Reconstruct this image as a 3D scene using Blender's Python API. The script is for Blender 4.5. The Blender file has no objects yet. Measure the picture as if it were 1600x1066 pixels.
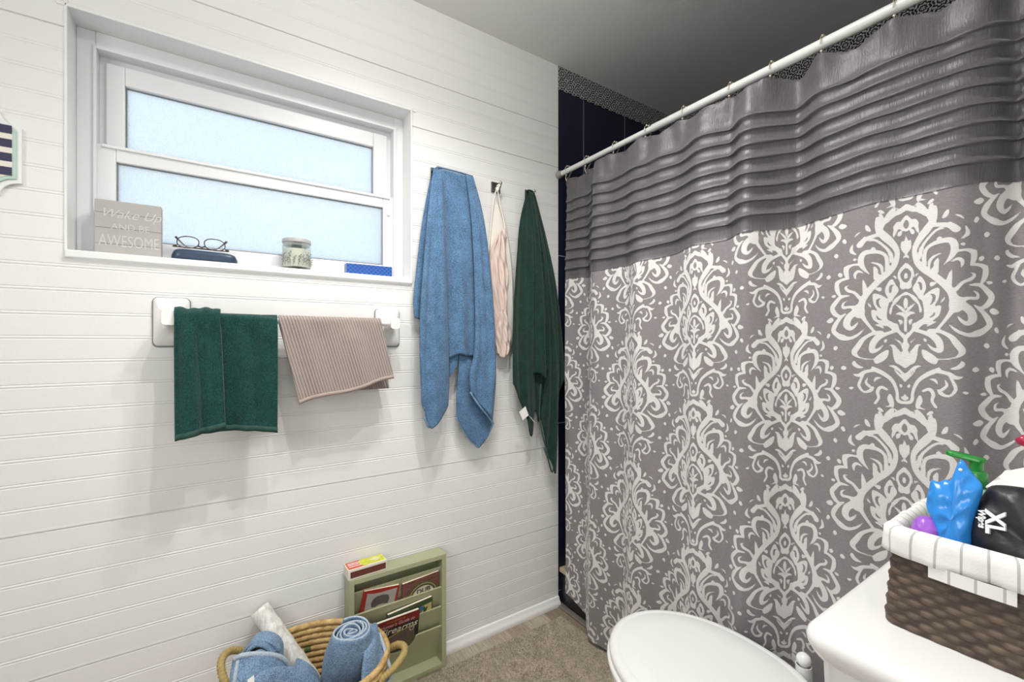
import bpy, bmesh, math, random
import numpy as np
from mathutils import Vector, Matrix
random.seed(7); RNG = np.random.default_rng(7)
SC = bpy.context.scene
COL = SC.collection
R = math.radians
pi = math.pi

# ------------------------------------------------------------------ camera, sky, lamps, exposure
# x runs from the panelled wall (x=0) into the room, y along that wall towards the shower (rod at y=0), z up
CAM = (1.534, -1.268, 1.188)
cd = bpy.data.cameras.new('camera'); cam = bpy.data.objects.new('camera', cd); COL.objects.link(cam)
cd.sensor_width = 36; cd.lens = 683 / 1600 * 36; cd.shift_y = 2 / 1600; cd.clip_start = .02
cam.location = CAM; cam.rotation_euler = (R(90), 0, math.atan2(.8334, .5527))
SC.camera = cam

w = bpy.data.worlds.new('sky'); SC.world = w; w.use_nodes = True
nt = w.node_tree; nt.nodes.clear()
_o = nt.nodes.new('ShaderNodeOutputWorld'); _b = nt.nodes.new('ShaderNodeBackground')
_tc = nt.nodes.new('ShaderNodeTexCoord'); _sx = nt.nodes.new('ShaderNodeSeparateXYZ'); _cr = nt.nodes.new('ShaderNodeValToRGB')
nt.links.new(_tc.outputs['Generated'], _sx.inputs[0]); nt.links.new(_sx.outputs['Z'], _cr.inputs[0])
_cr.color_ramp.elements[0].color = (.92, .97, 1, 1); _cr.color_ramp.elements[1].color = (.55, .76, 1, 1)
nt.links.new(_cr.outputs[0], _b.inputs[0]); nt.links.new(_b.outputs[0], _o.inputs[0])
_b.inputs[1].default_value = 1.25

def lamp(name, loc, watt, rad, col=(1, .97, .93)):
    l = bpy.data.lights.new(name, 'POINT'); l.energy = watt; l.shadow_soft_size = rad; l.color = col
    o = bpy.data.objects.new(name, l); o.location = loc; COL.objects.link(o); return o
# three recessed downlights of the ceiling over the middle of the room, out of the frame
def downlight(loc, watt, tilt=(0, 0)):
    l = bpy.data.lights.new('downlight', 'SPOT'); l.energy = watt; l.shadow_soft_size = .014; l.color = (1, .975, .94); l.spot_size = R(140); l.spot_blend = 1.
    o = bpy.data.objects.new('downlight', l); o.location = loc; o.rotation_euler = (R(tilt[0]), R(tilt[1]), 0); COL.objects.link(o); return o
downlight((.64, -.74, 2.40), 32)
downlight((.78, -1.02, 2.40), 32)
downlight((.92, -.62, 2.40), 30)
lamp('ceiling_bulb', (.72, -.85, 2.30), 5.5, .03)
# soft frontal fill added behind the camera, not a fixture of the room
_l = bpy.data.lights.new('rear_fill_light', 'AREA'); _l.shape = 'RECTANGLE'; _l.size = 1.1; _l.size_y = .5; _l.energy = 15; _l.color = (1, .985, .965)
_lo = bpy.data.objects.new('rear_fill_light', _l); _lo.location = (1.45, -2.5, 1.75); _lo.rotation_euler = (R(84), 0, R(-8)); COL.objects.link(_lo)
# extra area light added beside the camera to lift the panelled wall
_l2 = bpy.data.lights.new('side_fill_light', 'AREA'); _l2.shape = 'RECTANGLE'; _l2.size = 1.7; _l2.size_y = .8; _l2.energy = 6; _l2.color = (.97, .985, 1)
_lp = bpy.data.objects.new('side_fill_light', _l2); _lp.location = (2.46, -1.35, 1.15); _lp.rotation_euler = (0, R(90), 0); COL.objects.link(_lp)

SC.view_settings.view_transform = 'Standard'; SC.view_settings.look = 'None'
SC.view_settings.gamma = 1; SC.view_settings.use_curve_mapping = False
SC.view_settings.exposure = .02

# ------------------------------------------------------------------ measuring helpers: a sight line met with a real plane
_F = np.array([-.8334, .5527, 0.]); _R = np.array([.5527, .8334, 0.]); _C = np.array(CAM)
def _ray(px, py): return _F + _R * (px - 800) / 683. + np.array([0, 0, 1.]) * (535 - py) / 683.
def wx(px, py, x=0.): d = _ray(px, py); return _C + d * ((x - _C[0]) / d[0])
def wy(px, py, y=0.): d = _ray(px, py); return _C + d * ((y - _C[1]) / d[1])
def wz(px, py, z=0.): d = _ray(px, py); return _C + d * ((z - _C[2]) / d[2])

# ------------------------------------------------------------------ materials
class NT:
    def __init__(s, name):
        s.m = bpy.data.materials.new(name); s.m.use_nodes = True; s.t = s.m.node_tree
        s.b = s.t.nodes['Principled BSDF']; s.out = s.t.nodes['Material Output']
    def n(s, typ, **kw):
        x = s.t.nodes.new('ShaderNode' + typ)
        for k, v in kw.items():
            if k in x.inputs: s.set(x.inputs[k], v)
            else: setattr(x, k, v)
        return x
    def set(s, inp, v):
        if isinstance(v, bpy.types.NodeSocket): s.t.links.new(v, inp)
        elif isinstance(v, tuple) and len(v) == 3 and inp.type == 'RGBA': inp.default_value = (*v, 1)
        else: inp.default_value = v
    def P(s, **kw):
        for k, v in kw.items(): s.set(s.b.inputs[k.replace('_', ' ')], v)
        return s
    def math(s, op, a, b=0., c=None):
        x = s.t.nodes.new('ShaderNodeMath'); x.operation = op
        s.set(x.inputs[0], a); s.set(x.inputs[1], b)
        if c is not None: s.set(x.inputs[2], c)
        return x.outputs[0]
    def mix(s, f, a, b):
        x = s.t.nodes.new('ShaderNodeMix'); x.data_type = 'RGBA'
        s.set(x.inputs[0], f); s.set(x.inputs[6], a); s.set(x.inputs[7], b); return x.outputs[2]
    def ramp(s, f, *st):
        x = s.t.nodes.new('ShaderNodeValToRGB'); e = x.color_ramp.elements
        while len(e) < len(st): e.new(.5)
        for i, (p, c) in enumerate(st):
            e[i].position = p; e[i].color = (*c, 1) if isinstance(c, tuple) else (c, c, c, 1)
        s.set(x.inputs[0], f); return x.outputs[0]
    def co(s, kind='Object', scale=None):
        o = s.n('TexCoord').outputs[kind]
        if scale is not None:
            m = s.n('Mapping'); s.t.links.new(o, m.inputs[0]); m.inputs['Scale'].default_value = scale; o = m.outputs[0]
        return o
    def noise(s, scale, detail=3, co=None, rough=.6):
        x = s.n('TexNoise', Scale=scale, Detail=detail, Roughness=rough)
        s.t.links.new(co if co is not None else s.co(), x.inputs['Vector']); return x.outputs[0]
    def bump(s, h, dist=.002, strength=.5):
        x = s.n('Bump', Strength=strength, Distance=dist); s.t.links.new(h, x.inputs['Height'])
        s.t.links.new(x.outputs[0], s.b.inputs['Normal']); return s
def plain(name, col, rough=.5, metal=0., var=.0, scale=30, bump=0., bscale=200, **kw):
    t = NT(name)
    if var: t.P(Base_Color=t.mix(t.noise(scale), tuple(c * (1 - var) for c in col), tuple(min(1, c * (1 + var)) for c in col)))
    else: t.P(Base_Color=col)
    t.P(Roughness=rough, Metallic=metal, **kw)
    if bump: t.bump(t.noise(bscale, 2), bump, .6)
    return t.m
def terry(name, col, dark=.62, light=1.35, scale=300, stripes=None):
    t = NT(name); c = t.co()
    n = t.noise(scale, 2, c); n2 = t.noise(22, 3, c)
    f = t.math('ADD', t.math('MULTIPLY', n, .8), t.math('MULTIPLY', n2, .3))
    colr = t.ramp(f, (.36, tuple(v * dark for v in col)), (.74, tuple(min(1, v * light) for v in col)))
    h = t.noise(scale, 2, c)
    t.P(Base_Color=colr, Roughness=.95, Sheen_Weight=.18, Sheen_Roughness=.5)
    t.t.nodes['Principled BSDF'].inputs['Specular IOR Level'].default_value = .1
    t.bump(h, .004, .8); return t.m

M = {}
M['wall'] = plain('white_satin_paint', (.79, .785, .77), .42, var=.015, scale=3, bump=.0004, bscale=60)
M['trim'] = plain('white_gloss_paint', (.82, .82, .815), .3, var=.03, scale=12, bump=.0005, bscale=40)
M['vinyl'] = plain('white_vinyl', (.78, .785, .79), .35, var=.02, scale=6)
M['caulk'] = plain('grey_caulk', (.22, .225, .23), .6, var=.2)
M['ceil'] = plain('ceiling_paint', (.75, .745, .73), .75, var=.03, scale=4, bump=.003, bscale=14)
M['white_ceramic'] = plain('white_ceramic', (.80, .795, .785), .09)
M['white_plastic'] = plain('white_plastic', (.78, .78, .77), .25)
M['chrome'] = plain('brushed_nickel', (.55, .53, .49), .28, 1., var=.06)
M['rod'] = plain('white_enamel', (.74, .745, .72), .28, var=.03)
M['black'] = plain('black_tile', (.014, .015, .02), .25, var=.2, scale=9)
M['tan'] = plain('tan_stone_ledge', (.46, .38, .27), .5, var=.12, scale=40)
M['greymetal'] = plain('grey_metal_strip', (.22, .2, .175), .45, .3, var=.2, scale=25)
M['sage'] = plain('sage_paint', (.40, .41, .255), .42, var=.05, scale=8, bump=.0004, bscale=70)
M['paper'] = plain('page_edges', (.85, .76, .62), .8, var=.08, scale=90)
M['white_fabric'] = plain('white_cotton', (.80, .795, .78), .9, var=.03, scale=60, bump=.0012, bscale=500)
M['label'] = plain('care_label_white', (.82, .81, .78), .7)
M['green_plastic'] = plain('green_plastic', (.012, .22, .03), .25)
M['blue_film'] = plain('blue_plastic_film', (.025, .25, .70), .22, var=.15, scale=20)
M['purple'] = plain('purple_film', (.32, .10, .55), .3, var=.2, scale=30)
M['red'] = plain('crimson_plastic', (.38, .02, .06), .3)
M['bag'] = plain('black_nylon', (.012, .013, .016), .4, var=.3, scale=15, bump=.001, bscale=90)
M['ink'] = plain('white_print', (.82, .82, .82), .6)
M['navycase'] = plain('navy_leatherette', (.025, .05, .095), .35, var=.15, scale=30, bump=.0005, bscale=300)
M['tortoise'] = plain('brown_acetate', (.06, .045, .04), .25, var=.4, scale=120)
M['wax'] = plain('cream_wax', (.75, .73, .62), .5)
M['lidgrey'] = plain('grey_lid', (.42, .41, .40), .45, var=.05)
M['pink'] = plain('pink_satin', (.66, .53, .475), .38, var=.05, scale=18)
M['cream'] = plain('ivory_satin', (.80, .76, .69), .45, var=.03)
M['plate'] = plain('dark_nickel_plate', (.16, .15, .14), .3, .9, var=.25, scale=40)
M['pearl'] = NT('pearl_wrap').m
_t = NT('pearl_wrap'); _n = _t.n('TexVoronoi', Scale=70.); _n.feature = 'DISTANCE_TO_EDGE'
_t.t.links.new(_t.co('Object', (1, 1, .25)), _n.inputs['Vector'])
_t.P(Base_Color=_t.ramp(_t.noise(60, 4, _t.co('Object', (1.4, 1.4, .35))), (.35, (.55, .53, .47)), (.6, (.82, .80, .75))), Roughness=.28)
_t.bump(_n.outputs[0], .004, .5); M['pearl'] = _t.m

M['blue'] = terry('blue_terry', (.088, .175, .30), .45, 1.75)
M['lightblue'] = terry('light_blue_terry', (.185, .285, .42), .45, 1.7)
M['paleedge'] = terry('pale_blue_hem', (.46, .55, .64), .75, 1.2)
M['green'] = terry('bottle_green_terry', (.010, .050, .044), .5, 1.7)
M['olivegreen'] = terry('forest_green_terry', (.010, .034, .025), .5, 1.7)
_t = NT('taupe_ribbed_cotton'); _c = _t.co(); _sp = _t.n('SeparateXYZ'); _t.t.links.new(_c, _sp.inputs[0])
_sh = _t.math('ADD', _sp.outputs['Y'], _t.math('MULTIPLY', _sp.outputs['Z'], .28))
_wv = _t.math('ABSOLUTE', _t.math('SINE', _t.math('MULTIPLY', _sh, pi / .0085)))
_nn = _t.noise(350, 2, _c)
_t.P(Base_Color=_t.mix(_t.math('MULTIPLY', _t.math('ADD', _wv, _nn), .55), (.17, .135, .125), (.43, .36, .325)), Roughness=.95, Sheen_Weight=.25)
_t.bump(_t.math('ADD', _wv, _t.math('MULTIPLY', _nn, .6)), .003, .8); M['taupe'] = _t.m

# wood-look floor planks
_t = NT('weathered_plank_tile'); _br = _t.n('TexBrick', Scale=1., **{'Mortar Size': .003, 'Brick Width': .6, 'Row Height': .1, 'Color1': (.27, .215, .16), 'Color2': (.50, .44, .36), 'Mortar': (.5, .45, .38)})
_t.t.links.new(_t.co(), _br.inputs['Vector'])
_g = _t.noise(16, 6, _t.co('Object', (1, 9, 1)), .7)
_gm = _t.n('Mix', data_type='RGBA', blend_type='MULTIPLY'); _gm.inputs[0].default_value = .75
_t.t.links.new(_br.outputs[0], _gm.inputs[6]); _t.t.links.new(_t.ramp(_g, (.34, (.42, .38, .33)), (.62, (1., .98, .95))), _gm.inputs[7])
_t.P(Base_Color=_gm.outputs[2], Roughness=.5); _t.bump(_g, .002, .4); M['floor'] = _t.m
# navy wall tile with grout lines (object y and z on the end wall, x and z on the long wall)
def navy(axis, off):
    t = NT('navy_wall_tile'); s = t.n('SeparateXYZ'); t.t.links.new(t.co(), s.inputs[0])
    def line(o, per, off, wd):
        q = t.math('FRACT', t.math('DIVIDE', t.math('ADD', o, off), per))
        return t.math('LESS_THAN', q, wd / per)
    l1 = line(s.outputs[axis], .282, off, .0035); l2 = line(s.outputs['Z'], .76, -.06, .003)
    g = t.math('MAXIMUM', l1, l2)
    st = t.noise(40, 4, t.co('Object', (6, 6, .25)))
    base = t.mix(st, (.004, .006, .016), (.013, .018, .042))
    t.P(Base_Color=t.mix(g, base, (.30, .31, .36)), Roughness=.32); return t.m
M['navy_end'] = navy('Y', .127); M['navy_long'] = navy('X', .1)
# black and pearl scroll mosaic
def mosaic(ax):
    t = NT('scroll_mosaic'); s = t.n('SeparateXYZ'); t.t.links.new(t.co(), s.inputs[0])
    P_ = .048
    def cell(o): return t.math('SUBTRACT', t.math('FRACT', t.math('DIVIDE', o, P_)), .5)
    u = cell(s.outputs[ax]); v = cell(t.math('ADD', s.outputs['Z'], .012))
    r = t.math('SQRT', t.math('ADD', t.math('MULTIPLY', u, u), t.math('MULTIPLY', v, v)))
    a = t.math('ARCTAN2', v, u)
    f1 = t.math('SINE', t.math('ADD', t.math('MULTIPLY', r, 26.), t.math('MULTIPLY', t.math('SINE', t.math('MULTIPLY', a, 8.)), 1.1)))
    f2 = t.math('SINE', t.math('ADD', t.math('MULTIPLY', a, 8.), t.math('MULTIPLY', r, 14.)))
    n = t.noise(150, 2)
    k = t.math('GREATER_THAN', t.math('ADD', t.math('ADD', f1, t.math('MULTIPLY', f2, .7)), t.math('MULTIPLY', n, .5)), .35)
    t.P(Base_Color=t.mix(k, (.012, .012, .014), (.42, .42, .41)), Roughness=.25); return t.m
M['mosaic_end'] = mosaic('Y'); M['mosaic_long'] = mosaic('X')
# frosted window glass
_t = NT('frosted_glass'); _t.t.nodes.remove(_t.b)
_tr = _t.n('BsdfTranslucent', Color=(.93, .97, 1.)); _gl = _t.n('BsdfGlossy', Roughness=.25, Color=(.9, .95, 1.))
_mx = _t.n('MixShader'); _mx.inputs[0].default_value = .06
_bp = _t.n('Bump', Strength=.9, Distance=.004); _t.t.links.new(_t.noise(260, 2), _bp.inputs['Height'])
_t.t.links.new(_bp.outputs[0], _tr.inputs['Normal']); _t.t.links.new(_bp.outputs[0], _gl.inputs['Normal'])
_t.t.links.new(_tr.outputs[0], _mx.inputs[1]); _t.t.links.new(_gl.outputs[0], _mx.inputs[2]); _t.t.links.new(_mx.outputs[0], _t.out.inputs[0])
M['frost'] = _t.m
_t = NT('clear_lens'); _t.t.nodes.remove(_t.b); _a = _t.n('BsdfTransparent', Color=(.93, .95, .96)); _g2 = _t.n('BsdfGlossy', Roughness=.02); _m2 = _t.n('MixShader'); _m2.inputs[0].default_value = .08
_t.t.links.new(_a.outputs[0], _m2.inputs[1]); _t.t.links.new(_g2.outputs[0], _m2.inputs[2]); _t.t.links.new(_m2.outputs[0], _t.out.inputs[0]); M['lens'] = _t.m
_t = NT('jar_glass'); _t.t.nodes.remove(_t.b); _a = _t.n('BsdfTransparent', Color=(.955, .98, .975)); _g2 = _t.n('BsdfGlossy', Roughness=.03); _m2 = _t.n('MixShader'); _fr = _t.n('LayerWeight', Blend=.35)
_t.t.links.new(_t.math('MULTIPLY', _fr.outputs['Fresnel'], .35), _m2.inputs[0]); _t.t.links.new(_a.outputs[0], _m2.inputs[1]); _t.t.links.new(_g2.outputs[0], _m2.inputs[2]); _t.t.links.new(_m2.outputs[0], _t.out.inputs[0]); M['glass'] = _t.m
# curtain cloths
_t = NT('damask_weave'); _at = _t.n('Attribute', attribute_name='motif'); _c = _t.co()
_wn = _t.noise(520, 1, _t.co('Object', (.35, .35, 1.6)))
_d = _t.math('ADD', _at.outputs['Fac'], _t.math('MULTIPLY', _t.math('SUBTRACT', _wn, .5), .0016))
_k = _t.ramp(_t.math('ADD', _t.math('MULTIPLY', _d, 500.), .5), (.3, 1.), (.7, 0.))
_gr = _t.mix(_wn, (.155, .142, .145), (.285, .265, .27)); _wh = _t.mix(_wn, (.60, .585, .575), (.74, .725, .71))
_t.P(Base_Color=_t.mix(_k, _gr, _wh), Roughness=.82, Sheen_Weight=.15); _t.bump(_t.math('ADD', _wn, _t.math('MULTIPLY', _k, .8)), .0012, .6)
M['damask'] = _t.m
_t = NT('plum_grey_taffeta'); _n1 = _t.noise(300, 2, _t.co('Object', (1, 1, .12))); _n2 = _t.noise(14, 3)
_t.P(Base_Color=_t.mix(_n1, (.070, .063, .069), (.135, .122, .130)), Roughness=_t.math('ADD', _t.math('MULTIPLY', _n2, .25), .3), Sheen_Weight=.3, Sheen_Roughness=.35)
_t.bump(_t.math('ADD', _n1, _t.math('MULTIPLY', _n2, 2.)), .002, .5); M['taffeta'] = _t.m
# rug, straw, wicker
M['rug'] = terry('brown_plush', (.40, .34, .265), .6, 1.3, 160)
_t = NT('straw_coil'); _t.P(Base_Color=_t.ramp(_t.noise(55, 4), (.3, (.42, .25, .09)), (.65, (.72, .50, .22))), Roughness=.7); _t.bump(_t.noise(220, 3), .003, .6); M['straw'] = _t.m
M['strawhandle'] = plain('sisal_wrap', (.40, .30, .11), .8, var=.35, scale=90, bump=.003, bscale=160)
M['dyedstraw'] = plain('green_dyed_straw', (.10, .14, .05), .8, var=.3, scale=90)
_t = NT('brown_wicker'); _at = _t.n('Attribute', attribute_name='tone'); _fn = _t.noise(90, 4, _t.co('Object', (1, 1, 4)))
_t.P(Base_Color=_t.mix(_t.math('ADD', _t.math('MULTIPLY', _at.outputs['Fac'], .7), _t.math('MULTIPLY', _fn, .45)), (.020, .014, .010), (.145, .100, .066)), Roughness=.55); _t.bump(_fn, .0015, .6); M['wicker'] = _t.m
_t = NT('grey_striped_cotton'); _at = _t.n('Attribute', attribute_name='along')
_q = _t.math('FRACT', _t.math('DIVIDE', _at.outputs['Fac'], .0262)); _k = _t.math('LESS_THAN', _q, .11)
_t.P(Base_Color=_t.mix(_k, (.80, .79, .765), (.47, .46, .455)), Roughness=.9); _t.bump(_t.noise(450, 2), .0005, .5); M['striped'] = _t.m

# ------------------------------------------------------------------ mesh helpers
def cr(P, n=8, closed=False):
    P = np.array(P, float); N = len(P); out = []
    for i in (range(N) if closed else range(N - 1)):
        p1 = P[i]; p2 = P[(i + 1) % N]
        p0 = P[i - 1] if (closed or i > 0) else 2 * p1 - p2
        p3 = P[(i + 2) % N] if (closed or i + 2 < N) else 2 * p2 - p1
        for k in range(n):
            t = k / n
            out.append(.5 * (2 * p1 + (p2 - p0) * t + (2 * p0 - 5 * p1 + 4 * p2 - p3) * t * t + (3 * p1 - p0 - 3 * p2 + p3) * t ** 3))
    if not closed: out.append(P[-1])
    return np.array(out)
def resample(P, n):
    P = np.array(P, float); d = np.r_[0, np.cumsum(np.linalg.norm(np.diff(P, axis=0), axis=1))]
    t = np.linspace(0, d[-1], n); return np.stack([np.interp(t, d, P[:, k]) for k in range(P.shape[1])], 1)
def sm(P, n, c=8): return resample(cr(P, c), n)

class MB:
    def __init__(s): s.v = []; s.f = []; s.mi = []; s.at = {}
    def add(s, V, Fs, mi=0):
        o = len(s.v); s.v += [tuple(map(float, p)) for p in V]
        for q in Fs: s.f.append(tuple(i + o for i in q)); s.mi.append(mi)
        return o
    def box(s, lo, hi, bev=0., seg=2, X=None, mi=0):
        bm = bmesh.new(); bmesh.ops.create_cube(bm, size=1)
        for v in bm.verts: v.co = Vector([(lo[k] + hi[k]) / 2 + v.co[k] * (hi[k] - lo[k]) for k in range(3)])
        if bev: bmesh.ops.bevel(bm, geom=bm.edges[:], offset=bev, segments=seg, affect='EDGES', profile=.5)
        if X is not None: bmesh.ops.transform(bm, matrix=X, verts=bm.verts)
        bm.verts.index_update(); s.add([v.co for v in bm.verts], [[v.index for v in f.verts] for f in bm.faces], mi); bm.free(); return s
    def grid(s, G, mi=0, wrapu=False, wrapv=False, flip=False):
        G = np.asarray(G); nu, nv = G.shape[:2]; Fs = []
        for i in range(nu if wrapu else nu - 1):
            i2 = (i + 1) % nu
            for j in range(nv if wrapv else nv - 1):
                j2 = (j + 1) % nv; q = (i * nv + j, i2 * nv + j, i2 * nv + j2, i * nv + j2)
                Fs.append(q[::-1] if flip else q)
        s.add(G.reshape(-1, 3), Fs, mi); return s
    def tube(s, P, r, n=10, closed=False, mi=0, cap=True):
        P = np.asarray(P, float); N = len(P); rr = np.full(N, r) if np.isscalar(r) else np.asarray(r, float)
        T = np.zeros_like(P)
        for i in range(N):
            a = P[(i - 1) % N] if (closed or i > 0) else P[i]; b = P[(i + 1) % N] if (closed or i < N - 1) else P[i]
            T[i] = (b - a) / (np.linalg.norm(b - a) + 1e-12)
        up = np.array([0, 0, 1.]) if abs(T[0][2]) < .9 else np.array([1., 0, 0]); G = []
        nrm = np.cross(T[0], up); nrm /= np.linalg.norm(nrm)
        for i in range(N):
            nrm = nrm - T[i] * (nrm @ T[i]); nrm /= np.linalg.norm(nrm) + 1e-12; bn = np.cross(T[i], nrm)
            G.append([P[i] + rr[i] * (math.cos(a) * nrm + math.sin(a) * bn) for a in np.linspace(0, 2 * pi, n, endpoint=False)])
        o = len(s.v); s.grid(np.array(G), mi, wrapu=closed, wrapv=True)
        if cap and not closed:
            s.f.append(tuple(o + k for k in range(n))); s.mi.append(mi)
            s.f.append(tuple(o + (N - 1) * n + k for k in range(n))[::-1]); s.mi.append(mi)
        return s
    def lathe(s, prof, c=(0, 0, 0), n=32, X=None, mi=0, sx=1, sy=1):
        G = np.array([[(r * math.cos(a) * sx, r * math.sin(a) * sy, z) for a in np.linspace(0, 2 * pi, n, endpoint=False)] for r, z in prof])
        G = G.reshape(-1, 3)
        if X is not None: G = np.array([X @ Vector(p) for p in G])
        G = G + np.array(c); s.grid(G.reshape(len(prof), n, 3), mi, wrapv=True); return s
    def loops(s, LS, mi=0, cap=(True, True)):
        LS = [np.asarray(l) for l in LS]; n = len(LS[0]); o = len(s.v); s.grid(np.array(LS), mi, wrapv=True)
        if cap[0]: s.f.append(tuple(o + k for k in range(n))); s.mi.append(mi)
        if cap[1]: s.f.append(tuple(o + (len(LS) - 1) * n + k for k in range(n))[::-1]); s.mi.append(mi)
        return s
    def sphere(s, c, r, n=12, mi=0, sc=(1, 1, 1), X=None):
        pr = [(math.sin(a) * r + 1e-6, -math.cos(a) * r) for a in np.linspace(0, pi, n)]
        G = np.array([[(q * math.cos(a) * sc[0], q * math.sin(a) * sc[1], z * sc[2]) for a in np.linspace(0, 2 * pi, 2 * n, endpoint=False)] for q, z in pr]).reshape(-1, 3)
        if X is not None: G = np.array([X @ Vector(p) for p in G])
        s.grid((G + np.array(c)).reshape(n, 2 * n, 3), mi, wrapv=True); return s
    def prism(s, pts, dirv, mi=0):
        P = np.asarray(pts, float); Q = P + np.asarray(dirv, float); n = len(P); o = s.add(np.r_[P, Q], [], mi)
        s.f += [tuple(o + i for i in range(n))[::-1], tuple(o + n + i for i in range(n))]; s.mi += [mi, mi]
        for i in range(n): j = (i + 1) % n; s.f.append((o + i, o + j, o + n + j, o + n + i)); s.mi.append(mi)
        return s
    def build(s, name, mat, parent=None, smooth=True, solid=0., subsurf=0, attrs=None, angle=None):
        off = np.array(parent_origin(parent))
        V = np.asarray(s.v, float) - off
        me = bpy.data.meshes.new(name); me.from_pydata(V.tolist(), [], s.f)
        mats = mat if isinstance(mat, (list, tuple)) else [mat]
        for m in mats: me.materials.append(m)
        if len(mats) > 1: me.polygons.foreach_set('material_index', s.mi)
        bm = bmesh.new(); bm.from_mesh(me)
        if not attrs: bmesh.ops.remove_doubles(bm, verts=bm.verts, dist=1e-6)
        if not solid: bmesh.ops.recalc_face_normals(bm, faces=bm.faces)
        bm.to_mesh(me); bm.free()
        for k, a in (attrs or {}).items():
            me.attributes.new(k, 'FLOAT', 'POINT').data.foreach_set('value', np.asarray(a, np.float32))
        if smooth:
            me.polygons.foreach_set('use_smooth', [True] * len(me.polygons))
            if angle is not None: me.set_sharp_from_angle(angle=R(angle))
        me.update()
        o = bpy.data.objects.new(name, me); COL.objects.link(o)
        if parent is not None: o.parent = parent
        if solid:
            md = o.modifiers.new('thickness', 'SOLIDIFY'); md.thickness = solid; md.offset = 0
        if subsurf:
            md = o.modifiers.new('smooth', 'SUBSURF'); md.levels = subsurf; md.render_levels = subsurf
        return o
def lean(y0, z0, k):       # upright plane y = y0 + k (z - z0); local axes x, z and outwards to the viewer
    n = (1 + k * k) ** .5
    return Matrix(((1, 0, 0, 0), (0, k, -1 / n, y0 - k * z0), (0, 1, k / n, 0), (0, 0, 0, 1)))
def parent_origin(p):
    o = Vector((0, 0, 0))
    while p is not None: o = o + p.location; p = p.parent
    return tuple(o)
def tag(o, label, cat, group=None):
    o['label'] = label; o['category'] = cat
    if group: o['group'] = group
    return o
def thing(name, label, cat, loc=(0, 0, 0), group=None):
    o = bpy.data.objects.new(name, None); COL.objects.link(o); o.location = loc; o.empty_display_size = .05
    return tag(o, label, cat, group)
def struct(o): o['kind'] = 'structure'; return o
def text(name, body, mat, parent, size, X, depth=.0006, shear=0., align='CENTER', sx=1., offset=0.):
    cu = bpy.data.curves.new(name, 'FONT'); cu.body = body; cu.size = size; cu.extrude = depth; cu.shear = shear; cu.align_x = align; cu.align_y = 'CENTER'; cu.offset = offset
    t = bpy.data.objects.new(name, cu); COL.objects.link(t)
    dg = bpy.context.evaluated_depsgraph_get(); me = bpy.data.meshes.new_from_object(t.evaluated_get(dg))
    COL.objects.unlink(t); bpy.data.objects.remove(t)
    me.transform(Matrix.Translation(-Vector(parent_origin(parent))) @ X @ Matrix.Diagonal((sx, 1, 1, 1)))
    me.materials.clear(); me.materials.append(mat); me.name = name
    o = bpy.data.objects.new(name, me); COL.objects.link(o); o.parent = parent; return o
def frame(o, ex, ey):      # matrix with origin o, x axis ex, y axis ey, z = out of the surface
    ex = Vector(ex).normalized(); ey = Vector(ey); ey = (ey - ex * ey.dot(ex)).normalized(); ez = ex.cross(ey)
    X = Matrix.Identity(4)
    for k in range(3): X[k][0] = ex[k]; X[k][1] = ey[k]; X[k][2] = ez[k]; X[k][3] = o[k]
    return X
def coons(T, B, L, Rr, nu, nv, fn=None):   # T,B run left to right, L,R run top to bottom
    T = sm(T, nu); B = sm(B, nu); L = sm(L, nv); Rr = sm(Rr, nv)
    u = np.linspace(0, 1, nu)[:, None, None]; v = np.linspace(0, 1, nv)[None, :, None]
    S = (1 - v) * T[:, None] + v * B[:, None] + (1 - u) * L[None] + u * Rr[None] \
        - ((1 - u) * (1 - v) * T[0] + u * (1 - v) * T[-1] + (1 - u) * v * B[0] + u * v * B[-1])
    if fn is not None:
        uu, vv = np.meshgrid(np.linspace(0, 1, nu), np.linspace(0, 1, nv), indexing='ij'); S = S + fn(uu, vv)
    return S
def wig(P, seed=0, amp=.002, fr=40.):
    r = np.random.default_rng(seed); out = np.zeros(P.shape[:-1])
    for _ in range(5):
        d = r.normal(size=3); d /= np.linalg.norm(d); out += np.sin((P @ d) * fr * r.uniform(.6, 1.6) + r.uniform(0, 6))
    return out * amp / 2.2

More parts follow.
